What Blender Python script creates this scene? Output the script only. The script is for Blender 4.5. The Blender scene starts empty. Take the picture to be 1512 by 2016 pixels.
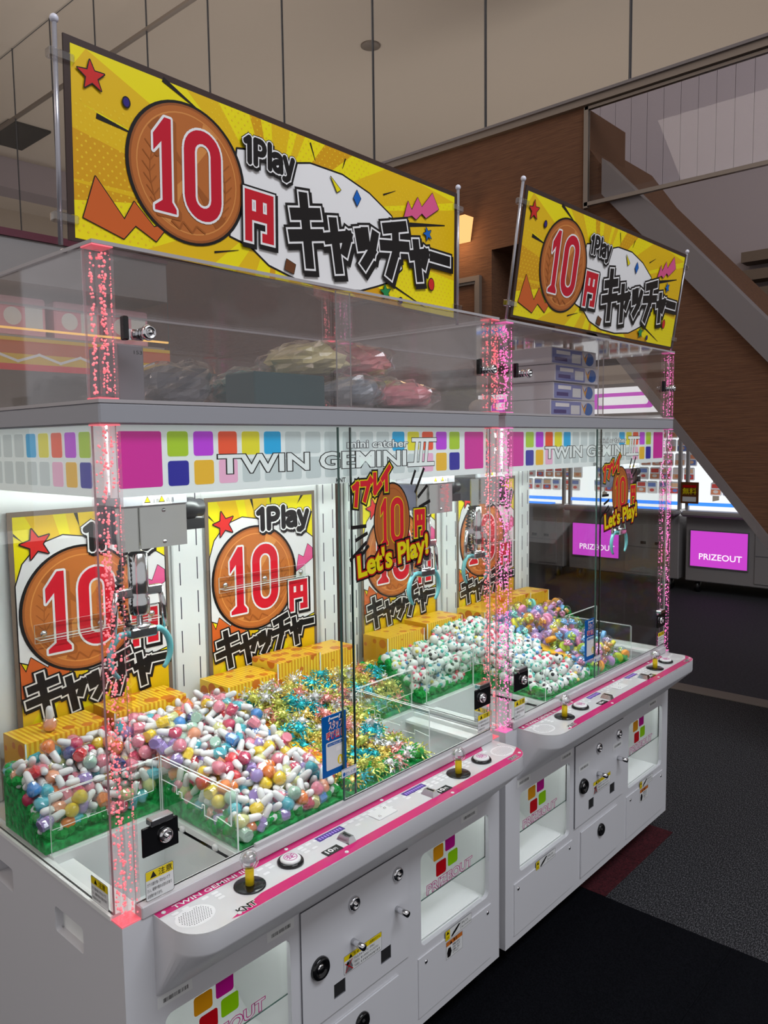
import bpy, math, random
import numpy as np
from mathutils import Vector, Matrix
from mathutils.geometry import tessellate_polygon

S = bpy.context.scene
COL = S.collection
random.seed(7)
PI = math.pi

# ------------------------------------------------------------------ camera
cy_, cp_, cr_ = .7357, .0894, -.0126
fw = Vector((math.cos(cy_)*math.cos(cp_), math.sin(cy_)*math.cos(cp_), -math.sin(cp_)))
rt = Vector((math.sin(cy_), -math.cos(cy_), 0)); up = rt.cross(fw)
r2 = rt*math.cos(cr_)+up*math.sin(cr_); u2 = -rt*math.sin(cr_)+up*math.cos(cr_)
cam_d = bpy.data.cameras.new('camera'); cam = bpy.data.objects.new('camera', cam_d); COL.objects.link(cam)
cam.matrix_world = Matrix(((r2.x, u2.x, -fw.x, -.6461), (r2.y, u2.y, -fw.y, -1.2125), (r2.z, u2.z, -fw.z, 1.602), (0, 0, 0, 1)))
cam_d.sensor_fit = 'HORIZONTAL'; cam_d.sensor_width = 36; cam_d.lens = 1540.02*36/1512
cam_d.clip_start = .05; cam_d.clip_end = 60
S.camera = cam

# ------------------------------------------------------------------ world, lights, exposure
w = bpy.data.worlds.new('hall_air'); S.world = w; w.use_nodes = True
w.node_tree.nodes['Background'].inputs[0].default_value = (.92, .90, .92, 1)
w.node_tree.nodes['Background'].inputs[1].default_value = .58
S.view_settings.view_transform = 'Standard'; S.view_settings.look = 'None'
S.view_settings.gamma = 1; S.view_settings.use_curve_mapping = False
S.view_settings.exposure = 0.0
S.cycles.transparent_max_bounces = 48
S.cycles.max_bounces = 6; S.cycles.diffuse_bounces = 3; S.cycles.glossy_bounces = 3
S.cycles.sample_clamp_indirect = 4

def area(name, loc, sx, sy, power, col, rot=(0, 0, 0)):
    d = bpy.data.lights.new(name, 'AREA'); d.shape = 'RECTANGLE'; d.size = sx; d.size_y = sy
    d.energy = power; d.color = col
    o = bpy.data.objects.new(name, d); COL.objects.link(o); o.location = loc; o.rotation_euler = rot
    return o
area('unseen_hall_light', (.8, -3.2, 5.7), 4.0, 1.4, 200, (.88, .93, 1.0), (math.radians(35), 0, 0))  # added cool fill on the fronts, stands in for glow of machines opposite
area('unseen_hall_light', (-4.0, 2.0, 5.7), 1.4, 3.0, 60, (1, .86, .78), (0, math.radians(-35), 0))
area('ceiling_fill', (8.4, 3.0, 2.35), 1.6, 7.0, 40, (1, .95, .90), (PI, 0, 0))  # this and the next two: hidden uplights added to brighten the ceiling
area('ceiling_fill', (5.6, 7.4, 2.3), 3.0, 3.0, 32, (1, .95, .90), (PI, 0, 0))
area('ceiling_fill', (1.0, 3.7, 2.95), 2.2, .8, 100, (1, .95, .90), (PI, 0, 0))
area('boards_fill', (4.6, -.6, 4.4), .3, 3.0, 10, (.97, .94, 1.0), (0, math.radians(-80), 0))  # hidden fill added to brighten the boards, no fixture modelled

# ------------------------------------------------------------------ materials
M = {}
def principled(name, col, rough=.5, metal=0, emit=None, es=0, coat=0, spec=.5, alpha=1):
    if name in M: return M[name]
    m = bpy.data.materials.new(name); m.use_nodes = True
    b = m.node_tree.nodes['Principled BSDF']
    b.inputs['Base Color'].default_value = (*col, 1); b.inputs['Roughness'].default_value = rough
    b.inputs['Metallic'].default_value = metal; b.inputs['Specular IOR Level'].default_value = spec
    b.inputs['Coat Weight'].default_value = coat; b.inputs['Coat Roughness'].default_value = .08
    if emit: b.inputs['Emission Color'].default_value = (*emit, 1); b.inputs['Emission Strength'].default_value = es
    M[name] = m
    return m
def srgb(r, g, b):
    f = lambda c: (c/255/12.92) if c/255 <= .04045 else ((c/255+.055)/1.055)**2.4
    return (f(r), f(g), f(b))
def flat(name, rgb, rough=.55): return principled(name, srgb(*rgb), rough, spec=.25)

def glass(name, tint=(1, 1, 1), refl=1.0, base=.03, rough=.0, ior=1.45, gcol=(1, 1, 1)):
    m = bpy.data.materials.new(name); m.use_nodes = True; nt = m.node_tree; N = nt.nodes; L = nt.links
    for n in list(N): N.remove(n)
    o = N.new('ShaderNodeOutputMaterial'); mx = N.new('ShaderNodeMixShader')
    t = N.new('ShaderNodeBsdfTransparent'); t.inputs[0].default_value = (*tint, 1)
    g = N.new('ShaderNodeBsdfGlossy'); g.inputs['Roughness'].default_value = rough; g.inputs[0].default_value = (*gcol, 1)
    fr = N.new('ShaderNodeLayerWeight'); pw = N.new('ShaderNodeMath'); pw.operation = 'POWER'; pw.inputs[1].default_value = 4.0
    ma = N.new('ShaderNodeMath'); ma.operation = 'MULTIPLY_ADD'; ma.inputs[1].default_value = refl; ma.inputs[2].default_value = base
    ma.use_clamp = True
    L.new(fr.outputs['Facing'], pw.inputs[0]); L.new(pw.outputs[0], ma.inputs[0]); L.new(ma.outputs[0], mx.inputs[0])
    L.new(t.outputs[0], mx.inputs[1]); L.new(g.outputs[0], mx.inputs[2]); L.new(mx.outputs[0], o.inputs[0])
    M[name] = m
    return m
def translucent(name, col, clear=.4, rough=.15):
    m = bpy.data.materials.new(name); m.use_nodes = True; nt = m.node_tree; N = nt.nodes; L = nt.links
    o = N['Material Output']; p = N['Principled BSDF']
    p.inputs['Base Color'].default_value = (*col, 1); p.inputs['Roughness'].default_value = rough
    t = N.new('ShaderNodeBsdfTransparent'); t.inputs[0].default_value = (*[min(1, c**.35) for c in col], 1)
    mx = N.new('ShaderNodeMixShader'); mx.inputs[0].default_value = clear
    L.new(p.outputs[0], mx.inputs[1]); L.new(t.outputs[0], mx.inputs[2]); L.new(mx.outputs[0], o.inputs[0])
    M[name] = m
    return m
def noisy(name, c1, c2, scale, rough=.9, bump=0, stretch=(1, 1, 1), detail=3, lo=.35, hi=.65, coords='Object', spec=.3):
    m = bpy.data.materials.new(name); m.use_nodes = True; nt = m.node_tree; N = nt.nodes; L = nt.links
    p = N['Principled BSDF']; p.inputs['Roughness'].default_value = rough; p.inputs['Specular IOR Level'].default_value = spec
    tc = N.new('ShaderNodeTexCoord'); mp = N.new('ShaderNodeMapping'); mp.inputs['Scale'].default_value = stretch
    nz = N.new('ShaderNodeTexNoise'); nz.inputs['Scale'].default_value = scale; nz.inputs['Detail'].default_value = detail
    cr = N.new('ShaderNodeValToRGB'); cr.color_ramp.elements[0].position = lo; cr.color_ramp.elements[1].position = hi
    cr.color_ramp.elements[0].color = (*c1, 1); cr.color_ramp.elements[1].color = (*c2, 1)
    L.new(tc.outputs[coords], mp.inputs[0]); L.new(mp.outputs[0], nz.inputs[0]); L.new(nz.outputs[0], cr.inputs[0])
    L.new(cr.outputs[0], p.inputs['Base Color'])
    if bump:
        b = N.new('ShaderNodeBump'); b.inputs['Strength'].default_value = bump; b.inputs['Distance'].default_value = .01
        L.new(nz.outputs[0], b.inputs['Height']); L.new(b.outputs[0], p.inputs['Normal'])
    M[name] = m
    return m
def emitter(name, col, s):
    m = bpy.data.materials.new(name); m.use_nodes = True; nt = m.node_tree; N = nt.nodes
    e = N.new('ShaderNodeEmission'); e.inputs[0].default_value = (*col, 1); e.inputs[1].default_value = s
    nt.links.new(e.outputs[0], N['Material Output'].inputs[0]); M[name] = m
    return m

principled('cabinet', (.68, .68, .71), .38)
principled('cabinet_edge', (.16, .16, .18), .6)
principled('beam_grey', (.34, .34, .37), .35)
principled('inner_white', (.80, .82, .81), .5)
principled('slot_dark', (.03, .03, .05), .7)
principled('rail_grey', (.56, .54, .56), .35)
principled('chrome', (.75, .75, .77), .12, 1)
principled('chrome_plate', (.62, .62, .60), .10, 1)
principled('black', (.006, .006, .007), .35)
principled('black_matte', (.01, .01, .011), .8)
principled('black_gloss', (.006, .006, .007), .12)
principled('white_plastic', (.80, .80, .80), .3)
principled('yellow_plastic', srgb(235, 205, 20), .35)
principled('panel_white', (.72, .72, .73), .12, coat=.6)
principled('pink_stripe', srgb(206, 24, 112), .15, coat=.6)
principled('pixel_white', (.86, .86, .87), .12)
principled('screen', srgb(70, 52, 120), .1, emit=srgb(80, 60, 140), es=.25)
principled('screen_glyph', srgb(150, 120, 200), .2, emit=srgb(170, 140, 230), es=.3)
glass('pane', (.985, .995, .990), .55, .018)
glass('pane_hall', (.97, .965, .96), .35, .01)
glass('case_pane', (.965, .955, .955), .6, .055, .03)
glass('guard', (.975, .99, .98), .6, .03)
glass('crystal', (.95, .95, .96), 1.2, .12, .05)
glass('wrap', (.99, .99, .99), 1.0, .13, .10)
glass('jar', (.93, .97, 1), 1.0, .10, .05)
glass('post_acrylic', (.985, .93, .945), .6, .06, .02)
principled('pane_edge', (.05, .10, .085), .15)
principled('guard_edge', (.72, .78, .76), .2, emit=(.8, .9, .86), es=.12)
principled('case_edge', (.42, .39, .40), .2)
principled('bubble_red', srgb(255, 165, 172), .12, emit=srgb(255, 112, 122), es=.68, coat=.6)  # bubble emission stands in for LED light scattered inside the posts
principled('bubble_pink', srgb(255, 170, 220), .12, emit=srgb(255, 112, 200), es=.68, coat=.6)
principled('post_end_red', srgb(255, 140, 150), .2, emit=srgb(255, 90, 110), es=.38)
principled('post_end_pink', srgb(255, 150, 210), .2, emit=srgb(255, 100, 195), es=.38)
emitter('led_white', (.93, 1.0, .97), 46.0)
emitter('led_tray', (.95, 1.0, .97), 7.0)
principled('header_white', (.80, .83, .82), .4, emit=(.85, .95, .93), es=.22)
def backlit(name, rgb, s=.25): return principled(name, srgb(*rgb), .4, emit=srgb(*rgb), es=s)
HC = dict(magenta=backlit('h_magenta', (205, 20, 150)), lime=backlit('h_lime', (165, 200, 20)), purple=backlit('h_purple', (185, 50, 215)),
          orange=backlit('h_orange', (235, 80, 35)), yellow=backlit('h_yellow', (225, 215, 20)), cyan=backlit('h_cyan', (0, 165, 220)),
          grey=backlit('h_grey', (196, 206, 206)), blue=backlit('h_blue', (20, 15, 150)), amber=backlit('h_amber', (232, 180, 30)),
          pink=backlit('h_pink', (235, 175, 205)))
# print inks
for n, c in dict(ink_black=(22, 18, 18), ink_white=(238, 236, 236), ink_red=(200, 22, 40), ink_crimson=(196, 16, 44), ink_yellow=(240, 222, 12),
                 ink_gold=(230, 186, 16), ink_deep=(216, 158, 12), ink_dot=(236, 198, 40), ink_border=(62, 46, 42), ink_coin=(186, 106, 48),
                 ink_coinrim=(150, 84, 38), ink_coinhi=(214, 140, 72), ink_coinlo=(160, 88, 36), ink_orange=(205, 96, 38), ink_pink=(222, 90, 140), ink_blue=(20, 100, 190),
                 ink_green=(30, 135, 75), ink_indigo=(48, 32, 120), ink_brown=(105, 60, 30), ink_star=(205, 40, 36), ink_brightred=(225, 30, 50),
                 ink_sticker=(0, 92, 170), ink_purple=(190, 20, 140), ink_lime=(140, 200, 10), ink_amber=(222, 150, 18), ink_darkred=(190, 12, 24),
                 ink_magenta=(190, 40, 130), ink_grey=(120, 120, 124), ink_label=(225, 226, 226), ink_hazard=(232, 206, 20), ink_hazorange=(200, 110, 40), ink_paperborder=(112, 96, 84)).items():
    flat(n, c, .35)
PINKLIT = emitter('pink_window', srgb(205, 70, 205), 1.0)
emitter('lit_white', (.95, .97, 1.0), 1.1)
emitter('lit_strip_warm', srgb(255, 200, 110), 1.2)
emitter('lit_blue', srgb(60, 130, 235), 1.5)
emitter('lit_text', (1, .85, 1), 1.1)
emitter('lamp_shade', srgb(255, 190, 120), 1.3)

def yellow_box_mat():
    m = bpy.data.materials.new('spotted_card'); m.use_nodes = True; nt = m.node_tree; N = nt.nodes; L = nt.links
    p = N['Principled BSDF']; p.inputs['Roughness'].default_value = .3
    tc = N.new('ShaderNodeTexCoord')
    wv = N.new('ShaderNodeTexWave'); wv.wave_type = 'BANDS'; wv.bands_direction = 'X'; wv.inputs['Scale'].default_value = 26; wv.inputs['Distortion'].default_value = 0
    c1 = N.new('ShaderNodeValToRGB'); c1.color_ramp.interpolation = 'CONSTANT'
    c1.color_ramp.elements[0].color = (*srgb(246, 208, 62), 1); c1.color_ramp.elements[1].color = (*srgb(224, 160, 18), 1); c1.color_ramp.elements[1].position = .5
    vo = N.new('ShaderNodeTexVoronoi'); vo.inputs['Scale'].default_value = 22; vo.inputs['Randomness'].default_value = .55
    c2 = N.new('ShaderNodeValToRGB'); c2.color_ramp.interpolation = 'CONSTANT'
    c2.color_ramp.elements[0].color = (1, 1, 1, 1); c2.color_ramp.elements[1].color = (0, 0, 0, 1); c2.color_ramp.elements[1].position = .40
    mx = N.new('ShaderNodeMix'); mx.data_type = 'RGBA'
    L.new(tc.outputs['Object'], wv.inputs[0]); L.new(tc.outputs['Object'], vo.inputs[0])
    L.new(wv.outputs[0], c1.inputs[0]); L.new(vo.outputs['Distance'], c2.inputs[0])
    L.new(c2.outputs[0], mx.inputs[0]); L.new(c1.outputs[0], mx.inputs[6]); mx.inputs[7].default_value = (*srgb(206, 112, 26), 1)
    L.new(mx.outputs[2], p.inputs['Base Color'])
    M['spotted_card'] = m
yellow_box_mat()
def cork_mat():
    m = noisy('cork', srgb(82, 54, 38), srgb(106, 72, 50), 9, .85, .25, (4, 1.2, 40), 2, .3, .7)
    return m
cork_mat()
noisy('carpet', srgb(19, 20, 23), srgb(108, 107, 112), 110, .95, .3, (1, 2.8, 1), 3, .46, .74)
noisy('carpet_black', srgb(10, 11, 14), srgb(19, 20, 24), 220, .95, .1, spec=.03)
noisy('carpet_black2', srgb(13, 14, 18), srgb(24, 25, 30), 220, .95, .1, spec=.03)
noisy('carpet_red', srgb(46, 10, 18), srgb(80, 24, 32), 160, .95, .2)
noisy('floor_grey', srgb(46, 48, 54), srgb(58, 60, 66), 60, .8)
principled('floor_strip', srgb(120, 112, 104), .7)
principled('ceiling_beige', srgb(206, 192, 176), .8)
principled('mullion', (.05, .05, .055), .5)
principled('trim_metal', srgb(120, 108, 98), .45, .3)
principled('stair_grey', srgb(104, 96, 96), .5)
principled('slat_white', srgb(174, 164, 172), .6)
principled('soffit_pink', srgb(160, 148, 150), .7)
principled('louver', srgb(105, 88, 74), .7)
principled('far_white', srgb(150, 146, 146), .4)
translucent('ice_green', srgb(30, 190, 85), .45, .12)
noisy('ice_bed', srgb(16, 120, 52), srgb(40, 190, 96), 70, .25, .5)

# ------------------------------------------------------------------ mesh builder
class MB:
    def __init__(s): s.v = []; s.f = []; s.mi = []; s.mats = []; s.sm = []
    def _m(s, m):
        if isinstance(m, str): m = M[m]
        if m not in s.mats: s.mats.append(m)
        return s.mats.index(m)
    def add(s, vs, fs, m, smooth=False):
        b = len(s.v); k = s._m(m); s.v += [tuple(p) for p in vs]
        for f in fs: s.f.append(tuple(i+b for i in f)); s.mi.append(k); s.sm.append(smooth)
    def box(s, x0, x1, y0, y1, z0, z1, m, bev=0):
        if bev:
            b = min(bev, (x1-x0)*.45, (y1-y0)*.45, (z1-z0)*.45); vs = []; 
            for z, i in ((z0, b), (z0+b, 0), (z1-b, 0), (z1, b)):
                xa, xb, ya, yb = x0+i, x1-i, y0+i, y1-i
                c = b if not i else b*.3
                vs += [(xa+c, ya, z), (xb-c, ya, z), (xb, ya+c, z), (xb, yb-c, z), (xb-c, yb, z), (xa+c, yb, z), (xa, yb-c, z), (xa, ya+c, z)]
            fs = [tuple(range(7, -1, -1)), tuple(range(24, 32))]
            for k in range(3):
                for j in range(8): fs.append((k*8+j, k*8+(j+1) % 8, k*8+8+(j+1) % 8, k*8+8+j))
            s.add(vs, fs, m); return s
        vs = [(x, y, z) for z in (z0, z1) for y in (y0, y1) for x in (x0, x1)]
        s.add(vs, [(0, 2, 3, 1), (4, 5, 7, 6), (0, 1, 5, 4), (2, 6, 7, 3), (0, 4, 6, 2), (1, 3, 7, 5)], m); return s
    def pane(s, x0, x1, y0, y1, z0, z1, m, em):
        # glass sheet: big faces glass, rim faces edge material
        vs = [(x, y, z) for z in (z0, z1) for y in (y0, y1) for x in (x0, x1)]
        d = (x1-x0, y1-y0, z1-z0); k = d.index(min(d))
        prs = [((0, 4, 6, 2), (1, 3, 7, 5)), ((0, 1, 5, 4), (2, 6, 7, 3)), ((0, 2, 3, 1), (4, 5, 7, 6))]
        for i in range(3): s.add(vs, prs[i], m if i == k else em)
        return s
    def ring(s, c, ax, r, n=16, ph=0):
        ax = Vector(ax).normalized(); a = ax.orthogonal().normalized(); b = ax.cross(a)
        return [Vector(c)+a*(r*math.cos(ph+2*PI*i/n))+b*(r*math.sin(ph+2*PI*i/n)) for i in range(n)]
    def lathe(s, o, ax, prof, m, n=16, smooth=True, cap0=True, cap1=True):
        ax = Vector(ax).normalized(); o = Vector(o); vs = []; fs = []
        for r, h in prof: vs += s.ring(o+ax*h, ax, max(r, 1e-5), n)
        for k in range(len(prof)-1):
            for i in range(n): fs.append((k*n+i, k*n+(i+1) % n, (k+1)*n+(i+1) % n, (k+1)*n+i))
        if cap0: fs.append(tuple(range(n-1, -1, -1)))
        if cap1: fs.append(tuple(range((len(prof)-1)*n, len(prof)*n)))
        s.add(vs, fs, m, smooth); return s
    def cyl(s, a, b, r, m, n=16, r1=None, smooth=True):
        a = Vector(a); b = Vector(b)
        return s.lathe(a, b-a, [(r, 0), (r if r1 is None else r1, (b-a).length)], m, n, smooth)
    def tube(s, pts, r, m, n=8, caps=True):
        pts = [Vector(p) for p in pts]; vs = []; fs = []; nrm = None
        for i, p in enumerate(pts):
            t = (pts[min(i+1, len(pts)-1)]-pts[max(i-1, 0)]).normalized()
            nrm = t.orthogonal().normalized() if nrm is None else (nrm-t*nrm.dot(t)).normalized()
            b = t.cross(nrm); rr = r[i] if isinstance(r, (list, tuple)) else r
            vs += [p+nrm*(rr*math.cos(2*PI*k/n))+b*(rr*math.sin(2*PI*k/n)) for k in range(n)]
        for i in range(len(pts)-1):
            for k in range(n): fs.append((i*n+k, i*n+(k+1) % n, (i+1)*n+(k+1) % n, (i+1)*n+k))
        if caps: fs += [tuple(range(n-1, -1, -1)), tuple(range((len(pts)-1)*n, len(pts)*n))]
        s.add(vs, fs, m, True); return s
    def sphere(s, c, r, m, nu=10, nv=7, sc=(1, 1, 1), smooth=True):
        c = Vector(c); vs = [c+Vector((0, 0, -r*sc[2]))]; fs = []
        for j in range(1, nv):
            t = -PI/2+PI*j/nv
            vs += [c+Vector((r*math.cos(t)*math.cos(2*PI*i/nu)*sc[0], r*math.cos(t)*math.sin(2*PI*i/nu)*sc[1], r*math.sin(t)*sc[2])) for i in range(nu)]
        vs.append(c+Vector((0, 0, r*sc[2])))
        for i in range(nu): fs.append((0, 1+(i+1) % nu, 1+i))
        for j in range(nv-2):
            for i in range(nu):
                a = 1+j*nu; fs.append((a+i, a+(i+1) % nu, a+nu+(i+1) % nu, a+nu+i))
        l = len(vs)-1; a = 1+(nv-2)*nu
        for i in range(nu): fs.append((a+i, a+(i+1) % nu, l))
        s.add(vs, fs, m, smooth); return s
    def flat(s, loops, mp, m):
        # loops: list of 2D loops (outer, holes...), mp(u,v)->3D
        pl = [[Vector((p[0], p[1], 0)) for p in lp] for lp in loops]
        tr = tessellate_polygon(pl); pts = [mp(p[0], p[1]) for lp in loops for p in lp]
        flp = [p for lp in loops for p in lp]; fs = []
        for t in tr:
            a, b, c = [flp[i] for i in t]
            ar = (b[0]-a[0])*(c[1]-a[1])-(b[1]-a[1])*(c[0]-a[0])
            fs.append(tuple(t) if ar > 0 else (t[0], t[2], t[1]))
        s.add(pts, fs, m); return s
    def plate(s, loops, mp, w0, w1, m, em=None):
        # extruded sheet with holes; mp(u,v,w)
        s.flat(loops, lambda u, v: mp(u, v, w1), m)
        pl = len(s.f); s.flat(loops, lambda u, v: mp(u, v, w0), m)
        for i in range(pl, len(s.f)): s.f[i] = s.f[i][::-1]
        for lp in loops:
            n = len(lp); vs = [mp(p[0], p[1], w0) for p in lp]+[mp(p[0], p[1], w1) for p in lp]
            s.add(vs, [(i, (i+1) % n, n+(i+1) % n, n+i) for i in range(n)], em or m)
        return s
    def build(s, name, parent=None, loc=None, smooth_all=None):
        me = bpy.data.meshes.new(name); me.from_pydata([tuple(p) for p in s.v], [], s.f)
        for m in s.mats: me.materials.append(m)
        me.polygons.foreach_set('material_index', s.mi)
        me.polygons.foreach_set('use_smooth', s.sm if smooth_all is None else [smooth_all]*len(s.f))
        me.update()
        o = bpy.data.objects.new(name, me); COL.objects.link(o)
        if parent: o.parent = parent
        if loc: o.location = loc
        return o

def empty(name, loc, rot=(0, 0, 0)):
    o = bpy.data.objects.new(name, None); COL.objects.link(o); o.location = loc; o.rotation_euler = rot; o.empty_display_size = .05
    return o
def tag(o, label=None, cat=None, group=None, kind=None):
    if label: o['label'] = label
    if cat: o['category'] = cat
    if group: o['group'] = group
    if kind: o['kind'] = kind
    return o
def copy_tree(o, parent=None):
    c = o.copy(); COL.objects.link(c); c.parent = parent
    for ch in list(o.children): copy_tree(ch, c)
    return c
def inst(mesh, name, parent=None):
    o = bpy.data.objects.new(name, mesh); COL.objects.link(o)
    if parent: o.parent = parent
    return o
def rr(x0, x1, y0, y1, r, n=5):
    out = []
    for cx, cy, a in ((x1-r, y0+r, -90), (x1-r, y1-r, 0), (x0+r, y1-r, 90), (x0+r, y0+r, 180)):
        for k in range(n+1):
            t = math.radians(a+90*k/n); out.append((cx+r*math.cos(t), cy+r*math.sin(t)))
    return out
def rect(x0, x1, y0, y1): return [(x0, y0), (x1, y0), (x1, y1), (x0, y1)]
def ell(cx, cy, rx, ry, n=40): return [(cx+rx*math.cos(2*PI*i/n), cy+ry*math.sin(2*PI*i/n)) for i in range(n)]

# ------------------------------------------------------------------ flat printing
_text_cache = {}
def text_geo(s, offset=0):
    k = (s, round(offset, 5))
    if k not in _text_cache:
        c = bpy.data.curves.new('lettering', 'FONT'); c.body = s; c.size = 1; c.offset = offset; c.resolution_u = 3
        o = bpy.data.objects.new('lettering', c); me = o.to_mesh()
        vs = [tuple(v.co[:2]) for v in me.vertices]; fs = [tuple(p.vertices) for p in me.polygons]
        o.to_mesh_clear(); bpy.data.objects.remove(o); bpy.data.curves.remove(c)
        _text_cache[k] = (vs, fs)
    return _text_cache[k]
class Art:
    def __init__(s, mb, O, U, V, step=.00008, base=.0004):
        s.mb = mb; s.O = Vector(O); s.U = Vector(U); s.V = Vector(V); s.N = s.U.cross(s.V).normalized(); s.k = base; s.step = step
    def mp(s, u, v): return s.O+s.U*u+s.V*v+s.N*s.k
    def up(s): s.k += s.step
    def poly(s, pts, m): s.mb.flat([pts], s.mp, m); s.up()
    def loops(s, lp, m): s.mb.flat(lp, s.mp, m); s.up()
    def rect(s, x0, x1, y0, y1, m): s.poly(rect(x0, x1, y0, y1), m)
    def ell(s, cx, cy, rx, ry, m, n=48): s.poly(ell(cx, cy, rx, ry, n), m)
    def stroke(s, lines, wd, m, cap=.5, rnd=False):
        k0 = s.k; nq = sum(len(l)*(2 if rnd else 1) for l in lines)+1; e_ = s.step*.8/nq
        for ln in lines:
            for a, b in zip(ln[:-1], ln[1:]):
                dx, dy = b[0]-a[0], b[1]-a[1]; l = math.hypot(dx, dy) or 1; dx /= l; dy /= l; e = wd*cap
                px, py = -dy*wd/2, dx*wd/2
                q = [(a[0]-dx*e+px, a[1]-dy*e+py), (a[0]-dx*e-px, a[1]-dy*e-py), (b[0]+dx*e-px, b[1]+dy*e-py), (b[0]+dx*e+px, b[1]+dy*e+py)]
                s.mb.add([s.mp(*p) for p in q], [(0, 1, 2, 3)], m); s.k += e_
            if rnd:
                for p in ln:
                    c = ell(p[0], p[1], wd/2, wd/2, 10); s.mb.add([s.mp(*q) for q in c], [tuple(range(10))], m); s.k += e_
        s.k = k0; s.up()
    def outlined(s, pts, m, wd, om):
        s.stroke([pts+[pts[0]]], wd*2, om, 0, True); s.poly(pts, m)
    def text(s, t, x, y, size, m, offset=0, xs=1, shear=0, anchor='l', rot=0):
        vs, fs = text_geo(t, offset)
        if not vs: return
        x0 = min(v[0] for v in text_geo(t)[0]); x1 = max(v[0] for v in text_geo(t)[0])
        ox = {'l': x0, 'c': (x0+x1)/2, 'r': x1}[anchor]; c, sn = math.cos(rot), math.sin(rot); out = []
        for vx, vy in vs:
            px, py = ((vx-ox)*xs+vy*shear)*size, vy*size
            out.append(s.mp(x+px*c-py*sn, y+px*sn+py*c))
        s.mb.add(out, fs, m); s.up()
    def text_fit(s, t, x0, x1, y, h, m, offset=0, shear=0, outline=None, ref='H', rot=0):
        vs = text_geo(t)[0]; a = min(v[0] for v in vs); b = max(v[0] for v in vs)
        hh = max(v[1] for v in text_geo(ref)[0]); size = h/hh; xs = (x1-x0-shear*h)/((b-a)*size)
        for om, oo in (outline or []): s.text(t, x0, y, size, om, oo, xs, shear, rot=rot)
        s.text(t, x0, y, size, m, offset, xs, shear, rot=rot)

KATA = {
 'キ': [[(.10, .70), (.86, .80)], [(.04, .36), (.96, .48)], [(.40, .98), (.60, .0)]],
 'ャ': [[(.04, .56), (.92, .72), (.76, .40)], [(.26, .90), (.50, 0)]],
 'ッ': [[(.08, .80), (.18, .50)], [(.40, .88), (.48, .58)], [(.92, .86), (.78, .42), (.40, .04)]],
 'チ': [[(.14, .84), (.84, .98)], [(.04, .50), (.96, .60)], [(.50, .90), (.54, .45), (.30, 0)]],
 'ー': [[(.06, .5), (.94, .5)]],
 '円': [[(.1, .02), (.1, .95), (.9, .95), (.9, .06), (.72, .06)], [(.5, .95), (.5, .52)], [(.1, .5), (.9, .5)]],
 'プ': [[(.1, .8), (.72, .8), (.34, .02)], [(.86, 1.0), (.95, .92)]],
 'レ': [[(.22, .95), (.22, .12), (.9, .5)]],
 'イ': [[(.86, .98), (.10, .48)], [(.52, .70), (.52, 0)]],
}
def arc(cx, cy, rx, ry, a0, a1, n=8): return [(cx+rx*math.cos(math.radians(a0+(a1-a0)*k/n)), cy+ry*math.sin(math.radians(a0+(a1-a0)*k/n))) for k in range(n+1)]
LAT = {'1': (.55, [[(.12, .78), (.34, .94), (.34, 0)]]), 'P': (.80, [[(.14, 0), (.14, .93)], [(.14, .93), (.40, .93)]+arc(.40, .68, .26, .25, 90, -90)+[(.14, .43)]]),
       'l': (.34, [[(.17, 0), (.17, .96)]]), 'a': (.66, [arc(.26, .52, .24, .13, 150, 20)+[(.52, .02)], [(.52, .38), (.30, .38)]+arc(.28, .19, .20, .17, 90, 270)+[(.34, .02), (.52, .14)]]),
       'y': (.66, [[(.08, .66), (.33, .02)], [(.58, .66), (.30, -.14), (.14, -.24), (.04, -.22)]])}
def one_play(a, x0, x1, y, h, wd, wl, wb, sh):
    tot = sum(LAT[c][0] for c in '1Play'); k = (x1-x0)/tot; x = x0; g = []
    for c in '1Play':
        g += [[(x+p[0]*k, y+p[1]*h) for p in l] for l in LAT[c][1]]; x += LAT[c][0]*k
    a.stroke([[(p[0]+sh, p[1]-sh*1.5) for p in l] for l in g], wd+wl*2+wb*2, 'ink_black', .3, True); a.stroke(g, wd+wl*2+wb*2, 'ink_black', .3, True)
    a.stroke(g, wd+wl*2, 'ink_white', .3, True); a.stroke(g, wd, 'ink_black', .1, True)
def glyph(a, ch, x, y, wd, ht, slant=0):
    return [[(x+px*wd+slant*py*ht, y+py*ht+0) for px, py in ln] for ln in KATA[ch]]
def one_poly(x, y, w_, h):
    return [(x+px*w_, y+py*h) for px, py in ((.12, 0), (.92, 0), (.92, .05), (.76, .12), (.76, 1.0), (.52, 1.0), (.10, .80), (.10, .62), (.40, .74), (.40, .12), (.12, .05))]
def zero_line(x, y, w_, h, t, n=8):
    r = (w_-t)/2; cx = x+w_/2; p = []
    for k in range(n+1): a = PI*k/n; p.append((cx+r*math.cos(a), y+h-t/2-r+r*math.sin(a)))
    for k in range(n+1): a = PI+PI*k/n; p.append((cx+r*math.cos(a), y+t/2+r+r*math.sin(a)))
    return p+[p[0]]
def ten(a, x, y, h, red, white, gap=.0035, w1=None):
    w1 = w1 or h*.33
    p1 = one_poly(x, y, w1, h); t = h*.145; w0 = h*.50; x0 = x+w1*1.08+gap*2; z = zero_line(x0, y, w0, h, t)
    a.stroke([[(q[0]+gap*1.6, q[1]-gap*1.2) for q in p1+[p1[0]]]], gap*2, 'ink_coinlo', 0, True)
    a.stroke([p1+[p1[0]]], gap*2, white, 0, True); a.stroke([z], t+gap*2, white, 0, True)
    a.poly(p1, red); a.stroke([z], t, red, 0, True)
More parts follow.
